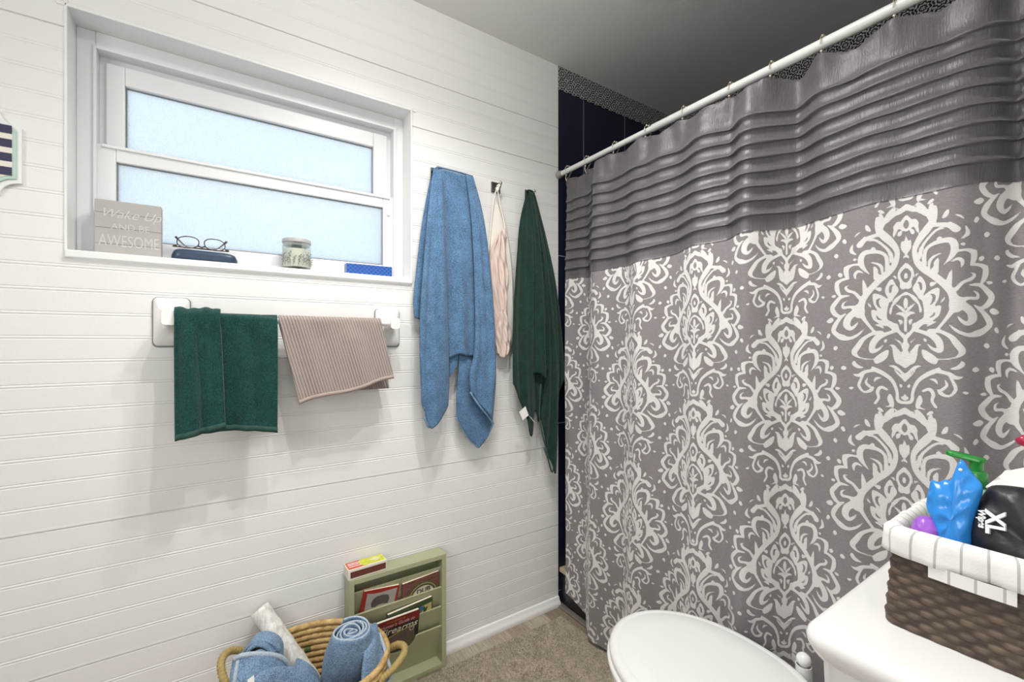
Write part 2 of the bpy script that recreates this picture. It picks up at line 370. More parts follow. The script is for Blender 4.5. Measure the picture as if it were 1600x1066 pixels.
# ------------------------------------------------------------------ damask motif, drawn as strokes and leaves
# damask half motif, right side.  units: (u, V) on a 800-wide sheet; axis at u=0 (u is distance from axis), V down
# 'S' stroke [(u,V,halfwidth)...], 'F' fill, 'D' cut fill, 'C' cut stroke
A0=790
MOTIF=[
('S',[(785,96,30),(850,118,28),(905,108,34),(945,150,30),(995,165,34),(1008,220,32),(965,285,38),(915,350,34),(872,420,25),(858,490,20),(885,570,27),(940,625,32),(1020,680,32),(1100,745,32),(1165,820,32),(1188,900,34),(1170,980,22),(1120,1055,15),(1055,1135,13)]),
('F',[(838,112),(888,60),(952,112),(930,165)]),('F',[(950,150),(1034,90),(1044,205),(995,240)]),
('D',[(858,92),(866,112),(872,92),(866,70)]),
('F',[(785,172),(820,190),(842,225),(832,275),(812,290),(785,300)]),
('F',[(825,215),(860,198),(890,228),(888,262),(895,300),(884,325),(872,300),(850,265),(825,270)]),
('D',[(785,205),(806,222),(810,255),(785,285)]),
('F',[(822,282),(850,292),(858,320),(838,330),(822,312)]),
('F',[(785,325),(802,372),(815,385),(828,368),(831,432),(810,478),(785,494)]),
('S',[(785,498,7),(802,515,10),(814,530,3)]),
('S',[(785,585,22),(828,618,16),(846,660,11),(832,712,12),(806,752,20)]),
('F',[(785,650),(803,662),(806,690),(796,705),(785,708)]),
('F',[(785,722),(806,745),(834,724),(838,768),(815,790),(785,775)]),
('C',[(785,795,8),(850,820,9),(915,870,10),(948,940,11),(940,1010,10),(905,1070,9),(880,1060,4)]),
('F',[(906,680),(950,735),(958,790),(930,850),(915,885),(880,840),(848,792),(872,735)]),
('C',[(888,738,6),(910,745,12),(917,795,10)]),
('F',[(1066,784),(1064,870),(1034,930),(1010,985),(955,1000),(955,930),(930,870),(990,810)]),
('C',[(1000,838,6),(1025,850,13),(1022,890,12),(998,925,6)]),
('F',[(1082,930),(1072,1010),(1015,1060),(945,1090),(955,1030),(1010,960)]),
('C',[(1035,985,5),(1022,1015,10),(985,1035,5)]),
('S',[(972,1108,5),(1000,1083,14),(1045,1070,5)]),
('S',[(935,860,16),(962,960,20),(960,1040,25),(905,1085,30),(870,1125,26)]),
('F',[(785,812),(835,832),(880,865),(915,930),(925,975),(908,995),(893,925),(850,880),(820,845),(785,840)]),
('F',[(785,858),(805,875),(812,910),(802,950),(785,960)]),
('S',[(800,985,8),(832,945,13),(868,912,5)]),
('S',[(785,1140,24),(785,1040,22),(806,1010,18),(838,992,16),(868,995,6)]),
('S',[(833,1095,4),(832,1060,14),(852,1048,5)]),
('S',[(785,1205,28),(845,1150,14),(874,1090,22)]),
('D',[(785,1142),(806,1164),(785,1195)]),
('F',[(998,735),(1018,735),(1045,742),(1022,765),(1000,775),(988,755)]),
('S',[(1085,905,5),(1100,885,10),(1118,858,4)]),('S',[(868,690,4),(880,665,9),(905,660,3)]),
('S',[(1015,255,22),(1090,255,22),(1150,262,28),(1195,292,34)]),('F',[(1120,250),(1156,228),(1160,270)]),
('S',[(905,535,9),(922,440,14),(970,370,12),(1040,300,12),(1100,283,8)]),
('S',[(888,540,3),(900,480,10),(908,440,4)]),
('S',[(938,590,20),(950,475,15),(1000,422,18),(1080,392,24),(1150,385,28),(1184,425,30),(1178,490,26),(1140,550,13),(1098,596,4)]),
('F',[(1000,640),(1020,600),(1022,570),(1060,530),(1062,600),(1056,660)]),
('S',[(982,620,8),(988,560,14),(1022,520,12),(1086,490,5)]),
('F',[(1042,372),(1065,352),(1086,365),(1070,388),(1048,388)]),
('S',[(1205,476,12),(1280,462,14),(1345,478,28),(1348,530,26),(1325,585,12)]),('F',[(1320,470),(1378,456),(1372,520),(1340,540)]),
('S',[(1140,770,26),(1150,700,20),(1165,630,4)]),
('S',[(1160,570,4),(1215,540,15),(1248,562,16),(1242,612,5)]),
('S',[(1340,580,14),(1410,580,18),(1470,602,26),(1468,670,28),(1430,735,14)]),('F',[(1440,580),(1500,582),(1494,640),(1460,650)]),
('S',[(1200,800,18),(1255,738,15),(1325,705,17),(1358,665,12),(1312,653,4)]),
('S',[(1308,757,7),(1415,752,20),(1495,800,28),(1545,850,30),(1500,915,28),(1425,948,15),(1358,928,8)]),
('S',[(1235,892,30),(1300,870,16),(1385,865,16),(1388,825,12),(1338,803,4)]),
('F',[(1150,900),(1200,850),(1270,880),(1280,930),(1230,985),(1160,985)]),
('S',[(1380,938,12),(1450,985,22),(1505,1040,30),(1525,1090,28),(1470,1135,28),(1400,1165,34),(1310,1180,20),(1220,1150,14),(1150,1092,4)]),
('S',[(1240,920,36),(1320,975,38),(1345,1040,38),(1300,1085,22),(1248,1060,14),(1215,1022,4)]),
('S',[(1000,1150,30),(1060,1145,20),(1115,1165,18),(1170,1198,22),(1215,1255,28),(1258,1318,28),(1215,1365,10),(1130,1383,7),(1050,1383,7)]),
('S',[(870,1135,18),(950,1160,20),(1020,1185,32),(1070,1240,32),(1080,1310,24),(1020,1295,14),(975,1255,5)]),
('F',[(940,1210),(960,1208),(972,1225),(955,1240)]),
('F',[(932,1300),(1000,1330),(1062,1382),(1046,1425),(985,1405),(940,1362)]),
('S',[(785,1210,28),(785,1320,34)]),
('S',[(800,1290,22),(838,1240,9),(880,1205,4)]),
('S',[(830,1340,24),(870,1310,24),(892,1268,14),(925,1260,4)]),
('F',[(785,1320),(870,1330),(898,1300),(880,1400),(840,1430),(785,1455)]),
('C',[(830,1235,4),(836,1290,8),(832,1335,4)]),
('S',[(785,1650,8),(790,1550,20),(830,1490,11),(880,1450,15),(925,1440,4)]),
('S',[(795,1560,14),(850,1510,9),(880,1475,6)]),
('S',[(785,1745,12),(830,1748,17),(858,1725,14),(862,1660,13),(900,1570,17),(975,1512,22),(1060,1475,22),(1080,1452,3)]),
('S',[(1060,1485,17),(1150,1503,19),(1215,1540,18),(1274,1530,4)]),
('S',[(1155,1515,8),(1200,1595,14),(1208,1645,14),(1160,1692,11),(1095,1672,18),(1070,1640,9)]),
('S',[(1122,1555,5),(1140,1602,12),(1100,1640,14)]),
('S',[(995,1552,4),(1040,1558,14),(1064,1594,4)]),
('F',[(785,1660),(802,1672),(812,1695),(830,1700),(822,1720),(785,1725)]),
('F',[(818,1605),(838,1590),(842,1612),(826,1628)]),
('S',[(945,1650,12),(1000,1634,16),(1030,1680,16),(1020,1732,13),(1052,1785,13)]),
('F',[(920,1683),(942,1735),(905,1800),(885,1782),(894,1722)]),('S',[(900,1785,13),(968,1808,4)]),
('S',[(1160,1464,4),(1220,1456,18),(1262,1425,20),(1250,1402,4)]),
('F',[(1138,126),(1132,175),(1090,205),(1084,190),(1110,140)]),('F',[(1010,35),(1018,50),(970,85),(962,75),(985,45)]),
('F',[(1452,310),(1485,285),(1520,300),(1495,328),(1465,335)]),
('S',[(1268,255,4),(1290,320,19),(1235,372,6)]),('F',[(1230,415),(1255,402),(1272,412),(1250,432)]),
('F',[(1398,520),(1435,498),(1462,515),(1438,540),(1408,548)]),
('F',[(1485,720),(1525,710),(1562,722),(1530,738),(1498,738)]),
('F',[(1520,972),(1565,945),(1640,975),(1610,998),(1560,1000)]),
('S',[(1180,170,4),(1225,180,10),(1255,200,4)]),
('F',[(1345,1470),(1385,1450),(1418,1478),(1390,1495),(1360,1492)]),
('F',[(1575,1130),(1610,1110),(1640,1150),(1610,1165)]),
('F',[(1000,1858),(1020,1850),(1026,1870),(1000,1892),(985,1885)]),
('F',[(1262,1660),(1290,1655),(1322,1670),(1290,1682)]),
]
def _cr(P,n=6,closed=False):
    P=np.array(P,float);N=len(P);out=[]
    rng=range(N) if closed else range(N-1)
    for i in rng:
        p1=P[i];p2=P[(i+1)%N]
        p0=P[i-1] if (closed or i>0) else p1
        p3=P[(i+2)%N] if (closed or i+2<N) else p2
        for k in range(n):
            t=k/n
            out.append(.5*((2*p1)+(-p0+p2)*t+(2*p0-5*p1+4*p2-p3)*t*t+(-p0+3*p1-3*p2+p3)*t**3))
    if not closed: out.append(P[-1])
    return np.array(out)
def to_m(u,V):
    # photo sheet units to metres on the cloth: x from the motif axis, z down from crown top
    f=683.
    px=1270+(u)/5.33;py=300+V/5.33
    F=(-.8334,.5527);R=(.5527,.8334)
    def xz(px,py):
        a=(px-800)/f;dx=F[0]+R[0]*a;dy=F[1]+R[1]*a
        t=1.25/dy
        return 1.534+dx*t, 1.188+(535-py)/f*t
    x,z=xz(px,py)
    pa=1270+(787+13*V/1713.)/5.33
    xa,_=xz(pa,py);_,z0=xz(pa,300+65/5.33)
    return (x-xa)*1.06, z0-z
def motif_sdf(res=.0015,halfw=.18,zlo=-.03,zhi=.50):
    nx=int(halfw/res)+1;nz=int((zhi-zlo)/res)+1
    gx=np.arange(nx)*res;gz=zlo+np.arange(nz)*res
    GX,GZ=np.meshgrid(gx,gz)          # rows z
    D=np.full(GX.shape,1.)
    for kind,pts in MOTIF:
        cl=kind in 'FD'
        q=_cr(pts,5,cl)
        m=np.array([to_m(p[0],p[1]) for p in q])
        if not cl: w=np.maximum(q[:,2],1.5)*.0002
        pad=.02
        x0,z0=m.min(0)-pad-(0 if cl else w.max());x1,z1=m.max(0)+pad+(0 if cl else w.max())
        i0=max(0,int((x0)/res));i1=min(nx,int(x1/res)+2);j0=max(0,int((z0-zlo)/res));j1=min(nz,int((z1-zlo)/res)+2)
        if i1<=i0 or j1<=j0: continue
        X=GX[j0:j1,i0:i1,None];Zz=GZ[j0:j1,i0:i1,None]
        a=m;b=np.roll(m,-1,0) if cl else None
        if not cl: a=m[:-1];b=m[1:]
        ab=b-a;L=(ab**2).sum(1)+1e-12
        t=np.clip(((X-a[:,0])*ab[:,0]+(Zz-a[:,1])*ab[:,1])/L,0,1)
        d=np.hypot(X-a[:,0]-t*ab[:,0],Zz-a[:,1]-t*ab[:,1])
        if cl:
            dd=d.min(2)
            cond=((a[:,1]>Zz)!=(b[:,1]>Zz))
            xi=a[:,0]+(Zz-a[:,1])*ab[:,0]/np.where(abs(ab[:,1])<1e-12,1e-12,ab[:,1])
            ins=(np.sum(cond&(X<xi),2)%2)==1
            s=np.where(ins,-dd,dd)
        else:
            ww=w[:-1]+(w[1:]-w[:-1])*t
            s=(d-ww).min(2)
        sub=D[j0:j1,i0:i1]
        if kind in 'SF': sub[...]=np.minimum(sub,s)
        else: sub[...]=np.maximum(sub,-s)
    return D,res,zlo
def tile_fn(W=.275,P=.420):
    D,res,zlo=motif_sdf()
    nz,nx=D.shape
    def samp(x,z):   # x>=0, z in any
        out=np.full(x.shape,1.)
        for k in (-1,0,1):
            zz=z+k*P
            i=x/res;j=(zz-zlo)/res
            ok=(i>=0)&(i<nx-1)&(j>=0)&(j<nz-1)
            i=np.where(ok,i,0);j=np.where(ok,j,0)
            i0=i.astype(int);j0=j.astype(int);fi=i-i0;fj=j-j0
            v=(D[j0,i0]*(1-fi)+D[j0,i0+1]*fi)*(1-fj)+(D[j0+1,i0]*(1-fi)+D[j0+1,i0+1]*fi)*fj
            out=np.minimum(out,np.where(ok,v,1.))
        return out
    def T(s,z):      # s across from an axis of column 0, z down from its crown top
        z=np.mod(z,P)
        c=np.round(s/W);x0=np.abs(s-c*W);odd=np.mod(c,2)
        a=samp(x0,np.mod(z+odd*P/2,P));b=samp(W-x0,np.mod(z+(1-odd)*P/2,P))
        return np.minimum(a,b)
    return T
W_COL, P_ROW = .264, .450
# ------------------------------------------------------------------ the setting
H = 2.44; YB = .874; XR = 1.545; YF = -2.6; XR2 = 2.5; YJ = -.80
WY0, WY1, WZ0, WZ1 = -1.592, -.695, 1.40, 2.032           # window opening in the panelled wall
prof = [(0., 0.)]
for k in range(28, -12, -1):
    zc = 1.7395 - .0599 * k
    if not (.02 < zc < H - .02): continue
    if k in (-7, -4, 17, 23):
        prof += [(0, zc - .003), (-.0045, zc - .0012), (-.0045, zc + .0006), (.0004, zc + .002), (0, zc + .008)]
    else:
        prof += [(0, zc - .0056), (-.0011, zc - .0036), (0, zc - .0018), (.0003, zc), (0, zc + .0018), (-.0011, zc + .0036), (0, zc + .0056)]
prof.append((0., H))
zs = sorted(set([p[1] for p in prof] + [WZ0, WZ1])); pz = [p[1] for p in prof]; pxx = [p[0] for p in prof]
ys = [YF, WY0, WY1, 0.]
mb = MB(); V = [(float(np.interp(z, pz, pxx)), y, z) for y in ys for z in zs]; nz = len(zs); Fs = []
for i in range(3):
    for j in range(nz - 1):
        if i == 1 and zs[j] >= WZ0 - 1e-6 and zs[j + 1] <= WZ1 + 1e-6: continue
        Fs.append((i * nz + j, (i + 1) * nz + j, (i + 1) * nz + j + 1, i * nz + j + 1))
mb.add(V, Fs)
mb.add([(0, 0, 0), (-.012, 0, 0), (-.012, 0, H), (0, 0, H)], [(0, 1, 2, 3)])     # end of the panelling at the tile
mb.add([(-.14, YF, -.02), (-.14, WY0 - .02, -.02), (-.14, WY0 - .02, H), (-.14, YF, H)], [(0, 1, 2, 3)])
struct(mb.build('wall_left', M['wall'], smooth=False))
def quad(name, pts, mat, thick=None):
    m_ = MB(); m_.add(pts, [tuple(range(len(pts)))]); return struct(m_.build(name, mat, smooth=False))
quad('ceiling', [(-.2, YF, H), (XR2, YF, H), (XR2, YB + .1, H), (-.2, YB + .1, H)], M['ceil'])
quad('floor', [(-.2, YF, 0), (XR2, YF, 0), (XR2, YB + .1, 0), (-.2, YB + .1, 0)], M['floor'])
mb = MB(); mb.add([(XR, YJ, 0), (XR, YB, 0), (XR, YB, H), (XR, YJ, H), (XR2, YJ, 0), (XR2, YJ, H)], [(0, 1, 2, 3), (4, 0, 3, 5)])
struct(mb.build('wall_right', M['wall'], smooth=False))
quad('wall_doorway', [(XR2, YF, 0), (XR2, YJ, 0), (XR2, YJ, H), (XR2, YF, H)], M['wall'])
quad('wall_back', [(-.2, YF, 0), (XR2, YF, 0), (XR2, YF, H), (-.2, YF, H)], M['wall'])
mb = MB(); mb.box((-.03, 0, 0), (-.002, YB, 2.335)); struct(mb.build('wall_shower_left', M['navy_end'], smooth=False))
mb = MB(); mb.box((-.03, YB, 0), (XR, YB + .03, 2.335)); struct(mb.build('wall_shower_front', M['navy_long'], smooth=False))
mb = MB(); mb.box((-.03, 0, 2.335), (.001, YB, H)); struct(mb.build('trim_1', M['mosaic_end'], smooth=False))
mb = MB(); mb.box((0, YB - .003, 2.335), (XR, YB + .03, H)); struct(mb.build('trim_2', M['mosaic_long'], smooth=False))
# shower curb with its stone ledge, strip along the floor in front of it
cb = bpy.data.objects.new('trim_3', None); COL.objects.link(cb); struct(cb); cb.location = (.8, .07, 0)
mb = MB(); mb.box((0, .016, 0), (XR, .13, .148)); mb.build('curb_face', M['black'], cb, smooth=False)
mb = MB(); mb.box((0, .006, .148), (XR, .14, .168), .003); mb.build('curb_ledge', M['tan'], cb, smooth=False)
mb = MB(); mb.box((.0, -.012, 0), (XR, .016, .009), .003); struct(mb.build('trim_4', M['greymetal'], smooth=False))
# rounded baseboard
bp = [(0, 0), (.017, 0), (.019, .012), (.016, .022), (.011, .027), (.010, .032), (.006, .04), (0, .042)]
mb = MB(); mb.grid(np.array([[(x, y, z) for x, z in bp] for y in (YF, 0.)])); mb.add([(x, 0, z) for x, z in bp], [tuple(range(len(bp)))])
struct(mb.build('baseboard_left', M['trim'], smooth=True, angle=40))

# ------------------------------------------------------------------ window_1: lined recess, frame, two sashes with frosted panes
win = bpy.data.objects.new('window_1', None); COL.objects.link(win); struct(win); win.location = (-.05, (WY0 + WY1) / 2, WZ0)
XF = -.078                                       # face of the fixed frame
mb = MB()                                        # lining of the recess with its thin edge trim
for a, b in (((-.14, WY0 - .02, WZ0), (.004, WY0, WZ1 + .02)), ((-.14, WY1, WZ0), (.004, WY1 + .02, WZ1 + .02)), ((-.14, WY0 - .02, WZ1), (.004, WY1 + .02, WZ1 + .02))):
    mb.box((a[0], a[1] + (.014 if b[1] == WY0 else 0), a[2]), (b[0], b[1] - (.014 if a[1] == WY1 else 0), b[2] - .012 if a[2] == WZ1 else b[2]), .002)
mb.build('recess_lining', M['trim'], win, smooth=False)
mb = MB(); mb.box((-.14, WY0 - .004, WZ0 + .001), (.010, WY1 + .004, WZ0 + .021), .003); mb.build('window_sill', M['trim'], win, smooth=False)
def ring(mb, x0, x1, yo0, yo1, zo0, zo1, yi0, yi1, zi0, zi1, bev=.002):
    mb.box((x0, yo0, zo0), (x1, yi0, zo1), bev); mb.box((x0, yi1, zo0), (x1, yo1, zo1), bev)
    mb.box((x0, yi0, zo0), (x1, yi1, zi0), bev); mb.box((x0, yi0, zi1), (x1, yi1, zo1), bev)
FZ0 = WZ0 + .02
mb = MB(); ring(mb, -.13, XF, WY0, WY1, FZ0, WZ1, WY0 + .038, WY1 - .036, FZ0 + .012, WZ1 - .045)
ring(mb, -.13, XF + .008, WY0 + .034, WY1 - .032, FZ0 + .01, WZ1 - .041, WY0 + .041, WY1 - .039, FZ0 + .016, WZ1 - .049, .001)
ring(mb, -.135, -.112, WY0 + .038, WY1 - .036, FZ0 + .01, WZ1 - .045, WY0 + .06, WY1 - .06, FZ0 + .02, WZ1 - .075, .001)
mb.build('window_frame', M['vinyl'], win, smooth=False)
mb = MB(); ring(mb, -.125, -.1, WY0 + .055, WY1 - .055, 1.70, WZ1 - .066, -1.497, -.800, 1.735, 1.913, .003); us = mb.build('upper_sash', M['vinyl'], win, smooth=False)
mb = MB(); ring(mb, -.121, -.113, -1.4985, -.7985, 1.73, 1.9145, -1.4935, -.8035, 1.737, 1.9095, .0); mb.build('pane_gasket', M['caulk'], us, smooth=False)
mb = MB(); mb.box((-.119, -1.497, 1.735), (-.115, -.80, 1.913)); mb.build('upper_pane', M['frost'], us, smooth=False)
mb = MB(); ring(mb, -.100, -.082, WY0 + .038, WY1 - .036, FZ0 + .008, 1.731, -1.513, -.770, 1.474, 1.688, .003)
mb.box((-.1, WY0 + .05, 1.722), (-.076, WY1 - .05, 1.731), .002); mb.box((-.085, -.757, 1.66), (-.076, -.745, 1.70), .002)
ls = mb.build('lower_sash', M['vinyl'], win, smooth=False)
mb = MB(); ring(mb, -.098, -.090, -1.5145, -.7685, 1.4725, 1.6895, -1.5095, -.7735, 1.4775, 1.6845, .0); mb.build('pane_gasket', M['caulk'], ls, smooth=False)
mb = MB(); mb.box((-.096, -1.513, 1.474), (-.092, -.770, 1.688)); mb.build('lower_pane', M['frost'], ls, smooth=False)

# ------------------------------------------------------------------ shower curtain
# cross-section of the hanging cloth: (x, y) at the header seam
SEC = np.array([(.055, -.004), (.11, .014), (.16, .028), (.20, .008), (.245, -.032), (.282, -.062), (.34, -.056), (.425, -.042), (.465, -.056), (.50, -.072), (.533, -.070), (.60, -.043), (.653, -.048),
    (.70, -.062), (.735, -.074), (.77, -.062), (.806, -.048), (.826, -.046), (.876, -.068), (.912, -.044), (.945, -.008), (.968, .012), (.983, .020), (1.01, .015), (1.038, .004), (1.1, -.020),
    (1.137, -.023), (1.17, -.015), (1.208, -.008), (1.261, -.012), (1.3, -.009), (1.335, .028), (1.365, .062), (1.41, .02), (1.45, -.02), (1.49, -.03), (1.525, 0.)])
RINGX = [.07, .191, .347, .5, .65, .808, .925, 1.048, 1.191, 1.33, 1.47]
ROD_Z, ROD_R = 1.944, .0125
pc = cr(SEC, 10); arc = np.r_[0, np.cumsum(np.linalg.norm(np.diff(pc, axis=0), axis=1))]; LEN = arc[-1]
def curtain_pt(s, z):
    """cloth point at arc length s and height z"""
    x = np.interp(s, arc, pc[:, 0]); y = np.interp(s, arc, pc[:, 1])
    k = np.clip((z - 1.50) / (1.9 - 1.50), 0, 1)                    # gathered to the rod at the top
    yt = .6 * y + .010 * np.cos((x - .07) / .15 * 2 * pi)
    y = y * (1 - k) + yt * k
    b = np.clip((1.47 - z) / 1.4, 0, 1)                             # hangs just outside the curb at the foot
    yb = np.minimum(y * .9 - .022, -.006)
    y = y * (1 - b) + yb * b
    y = y + .003 * np.sin(s * 23 + 2.2 * np.sin(z * 3)) * b + .002 * np.sin(s * 61 + z * 4)
    return x + .03 * b * (x < .2) * (.2 - x) / .2, y
def drop(x, z):
    """the cloth hangs a little lower towards the tiled end"""
    k = np.clip((1.905 - z) / .35, 0, 1) * np.clip((z - .03) / .5, 0, 1)
    return np.interp(x, [.05, .5, .95, 1.21, 1.6], [-.042, -.044, -.013, 0., .003]) * k
cur = thing('shower_curtain', 'grey shower curtain with white damask print and pleated plum-grey header on the white rod', 'shower curtain', (.75, 0, 0))
SEAM = 1.513
ns = int(LEN / .0027); ss = np.linspace(0, LEN, ns)
xs0, _ = curtain_pt(ss, np.full(ns, 1.0))
hem = np.interp(xs0, [0, .05, .12, .2, .24, .3, .36, .6, 2], [.12, .11, .075, .05, .035, .032, .03, .03, .03])
nv = int((SEAM - .02) / .0027)
tv = np.linspace(0, 1, nv)
Zg = SEAM + (hem[:, None] - SEAM) * tv[None]; Sg = np.repeat(ss[:, None], nv, 1)
Xg, Yg = curtain_pt(Sg, Zg)
T = tile_fn(W_COL, P_ROW)
sA = np.interp(1.210, pc[:, 0], arc)                        # axis of the full motif column seen at the right
crown = 1.496
att = T(Sg - sA, crown - Zg)
mb = MB(); mb.grid(np.stack([Xg, Yg, Zg + drop(Xg, Zg)], 2))
mb.build('damask_panel', M['damask'], cur, attrs={'motif': att.reshape(-1)})
# pleated header: eight stitched tucks
zrow = [(SEAM - .004, .002), (SEAM + .002, 0.)]
for k in range(7, -1, -1):
    zt = 1.817 - .0380 * k
    zrow += [(zt - .024, .0005), (zt - .010, .0015), (zt - .0030, .002), (zt - .0012, .0025), (zt - .0012, .0100), (zt + .0006, .0112), (zt + .0024, .0100), (zt + .006, .0068), (zt + .012, .0030)]
zrow += [(1.845, .0), (1.865, 0), (1.88, .0), (1.895, 0), (1.909, 0)]
nsh = int(LEN / .006); sh = np.linspace(0, LEN, nsh); G = np.zeros((nsh, len(zrow), 3))
x0, _ = curtain_pt(sh, np.full(nsh, 1.9))
near = np.min(np.abs(x0[:, None] - np.array(RINGX)[None]), 1)
for j, (z, o) in enumerate(zrow):
    x, y = curtain_pt(sh, np.full(nsh, z)); tx = np.gradient(x); ty = np.gradient(y); L = np.hypot(tx, ty) + 1e-9
    dip = np.clip((z - 1.80) / .109, 0, 1) ** 1.5 * .020 * np.clip(near / .075, 0, 1) ** 1.4
    pinch = np.clip((z - 1.83) / .07, 0, 1) * .012 * np.exp(-(near / .018) ** 2)
    wob = .0035 * np.sin(sh * 55 + 3 * j) * np.clip((z - 1.8) / .1, 0, 1)
    sag = .0016 * np.sin(sh * 37 + j * .8)
    G[:, j] = np.stack([x + ty / L * o, y - tx / L * o - pinch + wob, z - dip + sag + drop(x, np.full(nsh, z))], 1)
mb = MB(); mb.grid(G); mb.build('pleated_header', M['taffeta'], cur)

rodt = thing('curtain_rod', 'white tension rod across the shower holding the curtain hooks', 'curtain rod', (0, 0, ROD_Z))
mb = MB(); mb.tube([(.03, 0, ROD_Z), (.52, 0, ROD_Z)], .0108, 20); mb.build('inner_tube', M['rod'], rodt, angle=40)
mb = MB(); mb.tube([(.52, 0, ROD_Z), (.523, 0, ROD_Z), (1.543, 0, ROD_Z)], [.0118, .0134, .0134], 24); mb.build('outer_tube', M['rod'], rodt, angle=40)
mb = MB(); mb.tube([(.0, 0, ROD_Z), (.012, 0, ROD_Z), (.03, 0, ROD_Z)], [.017, .0165, .0125], 20); mb.build('end_cap', plain('grey_rubber_cap', (.30, .29, .24), .6), rodt, angle=40)
hooknames = ['nearest the tile end of the rod', 'second from the tile end of the rod', 'third from the tile end of the rod', 'fourth from the tile end of the rod', 'fifth from the tile end of the rod',
             'sixth from the tile end of the rod', 'seventh from the tile end of the rod', 'eighth from the tile end of the rod', 'ninth from the tile end of the rod']
M['hookmetal'] = plain('ivory_nickel', (.62, .57, .46), .3, .75)
h0 = None
def hook_mesh():
    mb = MB(); rr = ROD_R + .0058
    a = np.linspace(R(215), R(-65), 22)
    P = [(0.004 * math.cos(t), rr * math.cos(t), rr * math.sin(t)) for t in a]
    mb.tube(P, .0016, 8)
    return mb
for i, xr in enumerate(RINGX[:9]):
    lab = 'double shower hook on the white rod, ' + hooknames[i]
    if h0 is None:
        t = thing('shower_hook', lab, 'curtain hook', (0, 0, ROD_Z), 'curtain hooks on the white rod'); rr = ROD_R + .0058
        mb = MB()
        arcp = [(0, rr * math.cos(q), rr * math.sin(q)) for q in np.linspace(R(200), R(-60), 20)]
        tail = [(0, .006, -.026), (.0, -.004, -.036), (0, -.010, -.046), (0, -.006, -.053), (0, .001, -.050)]
        mb.tube([tuple(np.array(p) + (0, 0, ROD_Z)) for p in cr(arcp + tail, 4)], .0015, 8)
        mb.tube([tuple(np.array(p) + (0, 0, ROD_Z)) for p in cr([(0, -.012, -.026), (.001, -.016, -.036), (.001, -.013, -.049), (0, -.006, -.053)], 5)], .0015, 8)
        mb.build('wire', M['hookmetal'], t)
        for yy, zz in ((-.006, .0178), (-.012, -.024), (.005, .0185)):
            b_ = MB(); b_.sphere((0, yy, ROD_Z + zz), .0036, 8); b_.build('bead', M['hookmetal'], t)
        h0 = t; ch0 = list(t.children)
    else:
        t = h0.copy(); COL.objects.link(t); t['label'] = lab
        for c in ch0: d = c.copy(); COL.objects.link(d); d.parent = t
    t.location.x = xr
# ------------------------------------------------------------------ towel bar with two towels
ZB, XB = 1.252, .074
tb = thing('towel_bar', 'white ceramic towel bar with square mounts below the window', 'towel bar', (0, -1.08, ZB))
def rrect(c, h, r, n=6):
    out = []
    for q, (sy, sz) in enumerate(((1, 1), (-1, 1), (-1, -1), (1, -1))):
        for a in np.linspace(q * pi / 2, (q + 1) * pi / 2, n): out.append((c[0] + sy * (h[0] - r) + r * math.cos(a), c[1] + sz * (h[1] - r) + r * math.sin(a)))
    return out
for yc, zc, hy, hz in ((-1.384, 1.243, .040, .066), (-.782, 1.238, .042, .064)):
    mb = MB(); mb.loops([[(x, y, z) for y, z in rrect((yc, zc), (hy + d, hz + d), .014)] for x, d in ((0, .003), (.003, .003), (.003, .0))]); p_ = None
    ck = mb
    mb = MB(); L_ = []
    for x, d, r in ((.001, 0, .012), (.007, 0, .012), (.011, -.003, .011), (.014, -.012, .011), (.018, -.020, .012), (.026, -.0245, .011), (.045, -.026, .011), (.062, -.026, .011), (.088, -.0262, .011), (.092, -.029, .008)):
        hyy = max(hy + d, .0155); hzz = max(hz + d * (1.0 if d > -.01 else 1.75), .0185)
        L_.append([(x, y, z) for y, z in rrect((yc, zc + (ZB - zc) * min(1, x / .04)), (hyy, hzz), min(r, hyy - .002))])
    mb.loops(L_); p_ = mb.build('mount', M['white_ceramic'], tb, angle=60)
    g_ = ck.build('grout_edge', M['caulk'], p_, smooth=False)
mb = MB(); mb.tube([(XB, -1.384, ZB), (XB, -.782, ZB)], .0095, 20); mb.build('rod', M['white_plastic'], tb, angle=40)

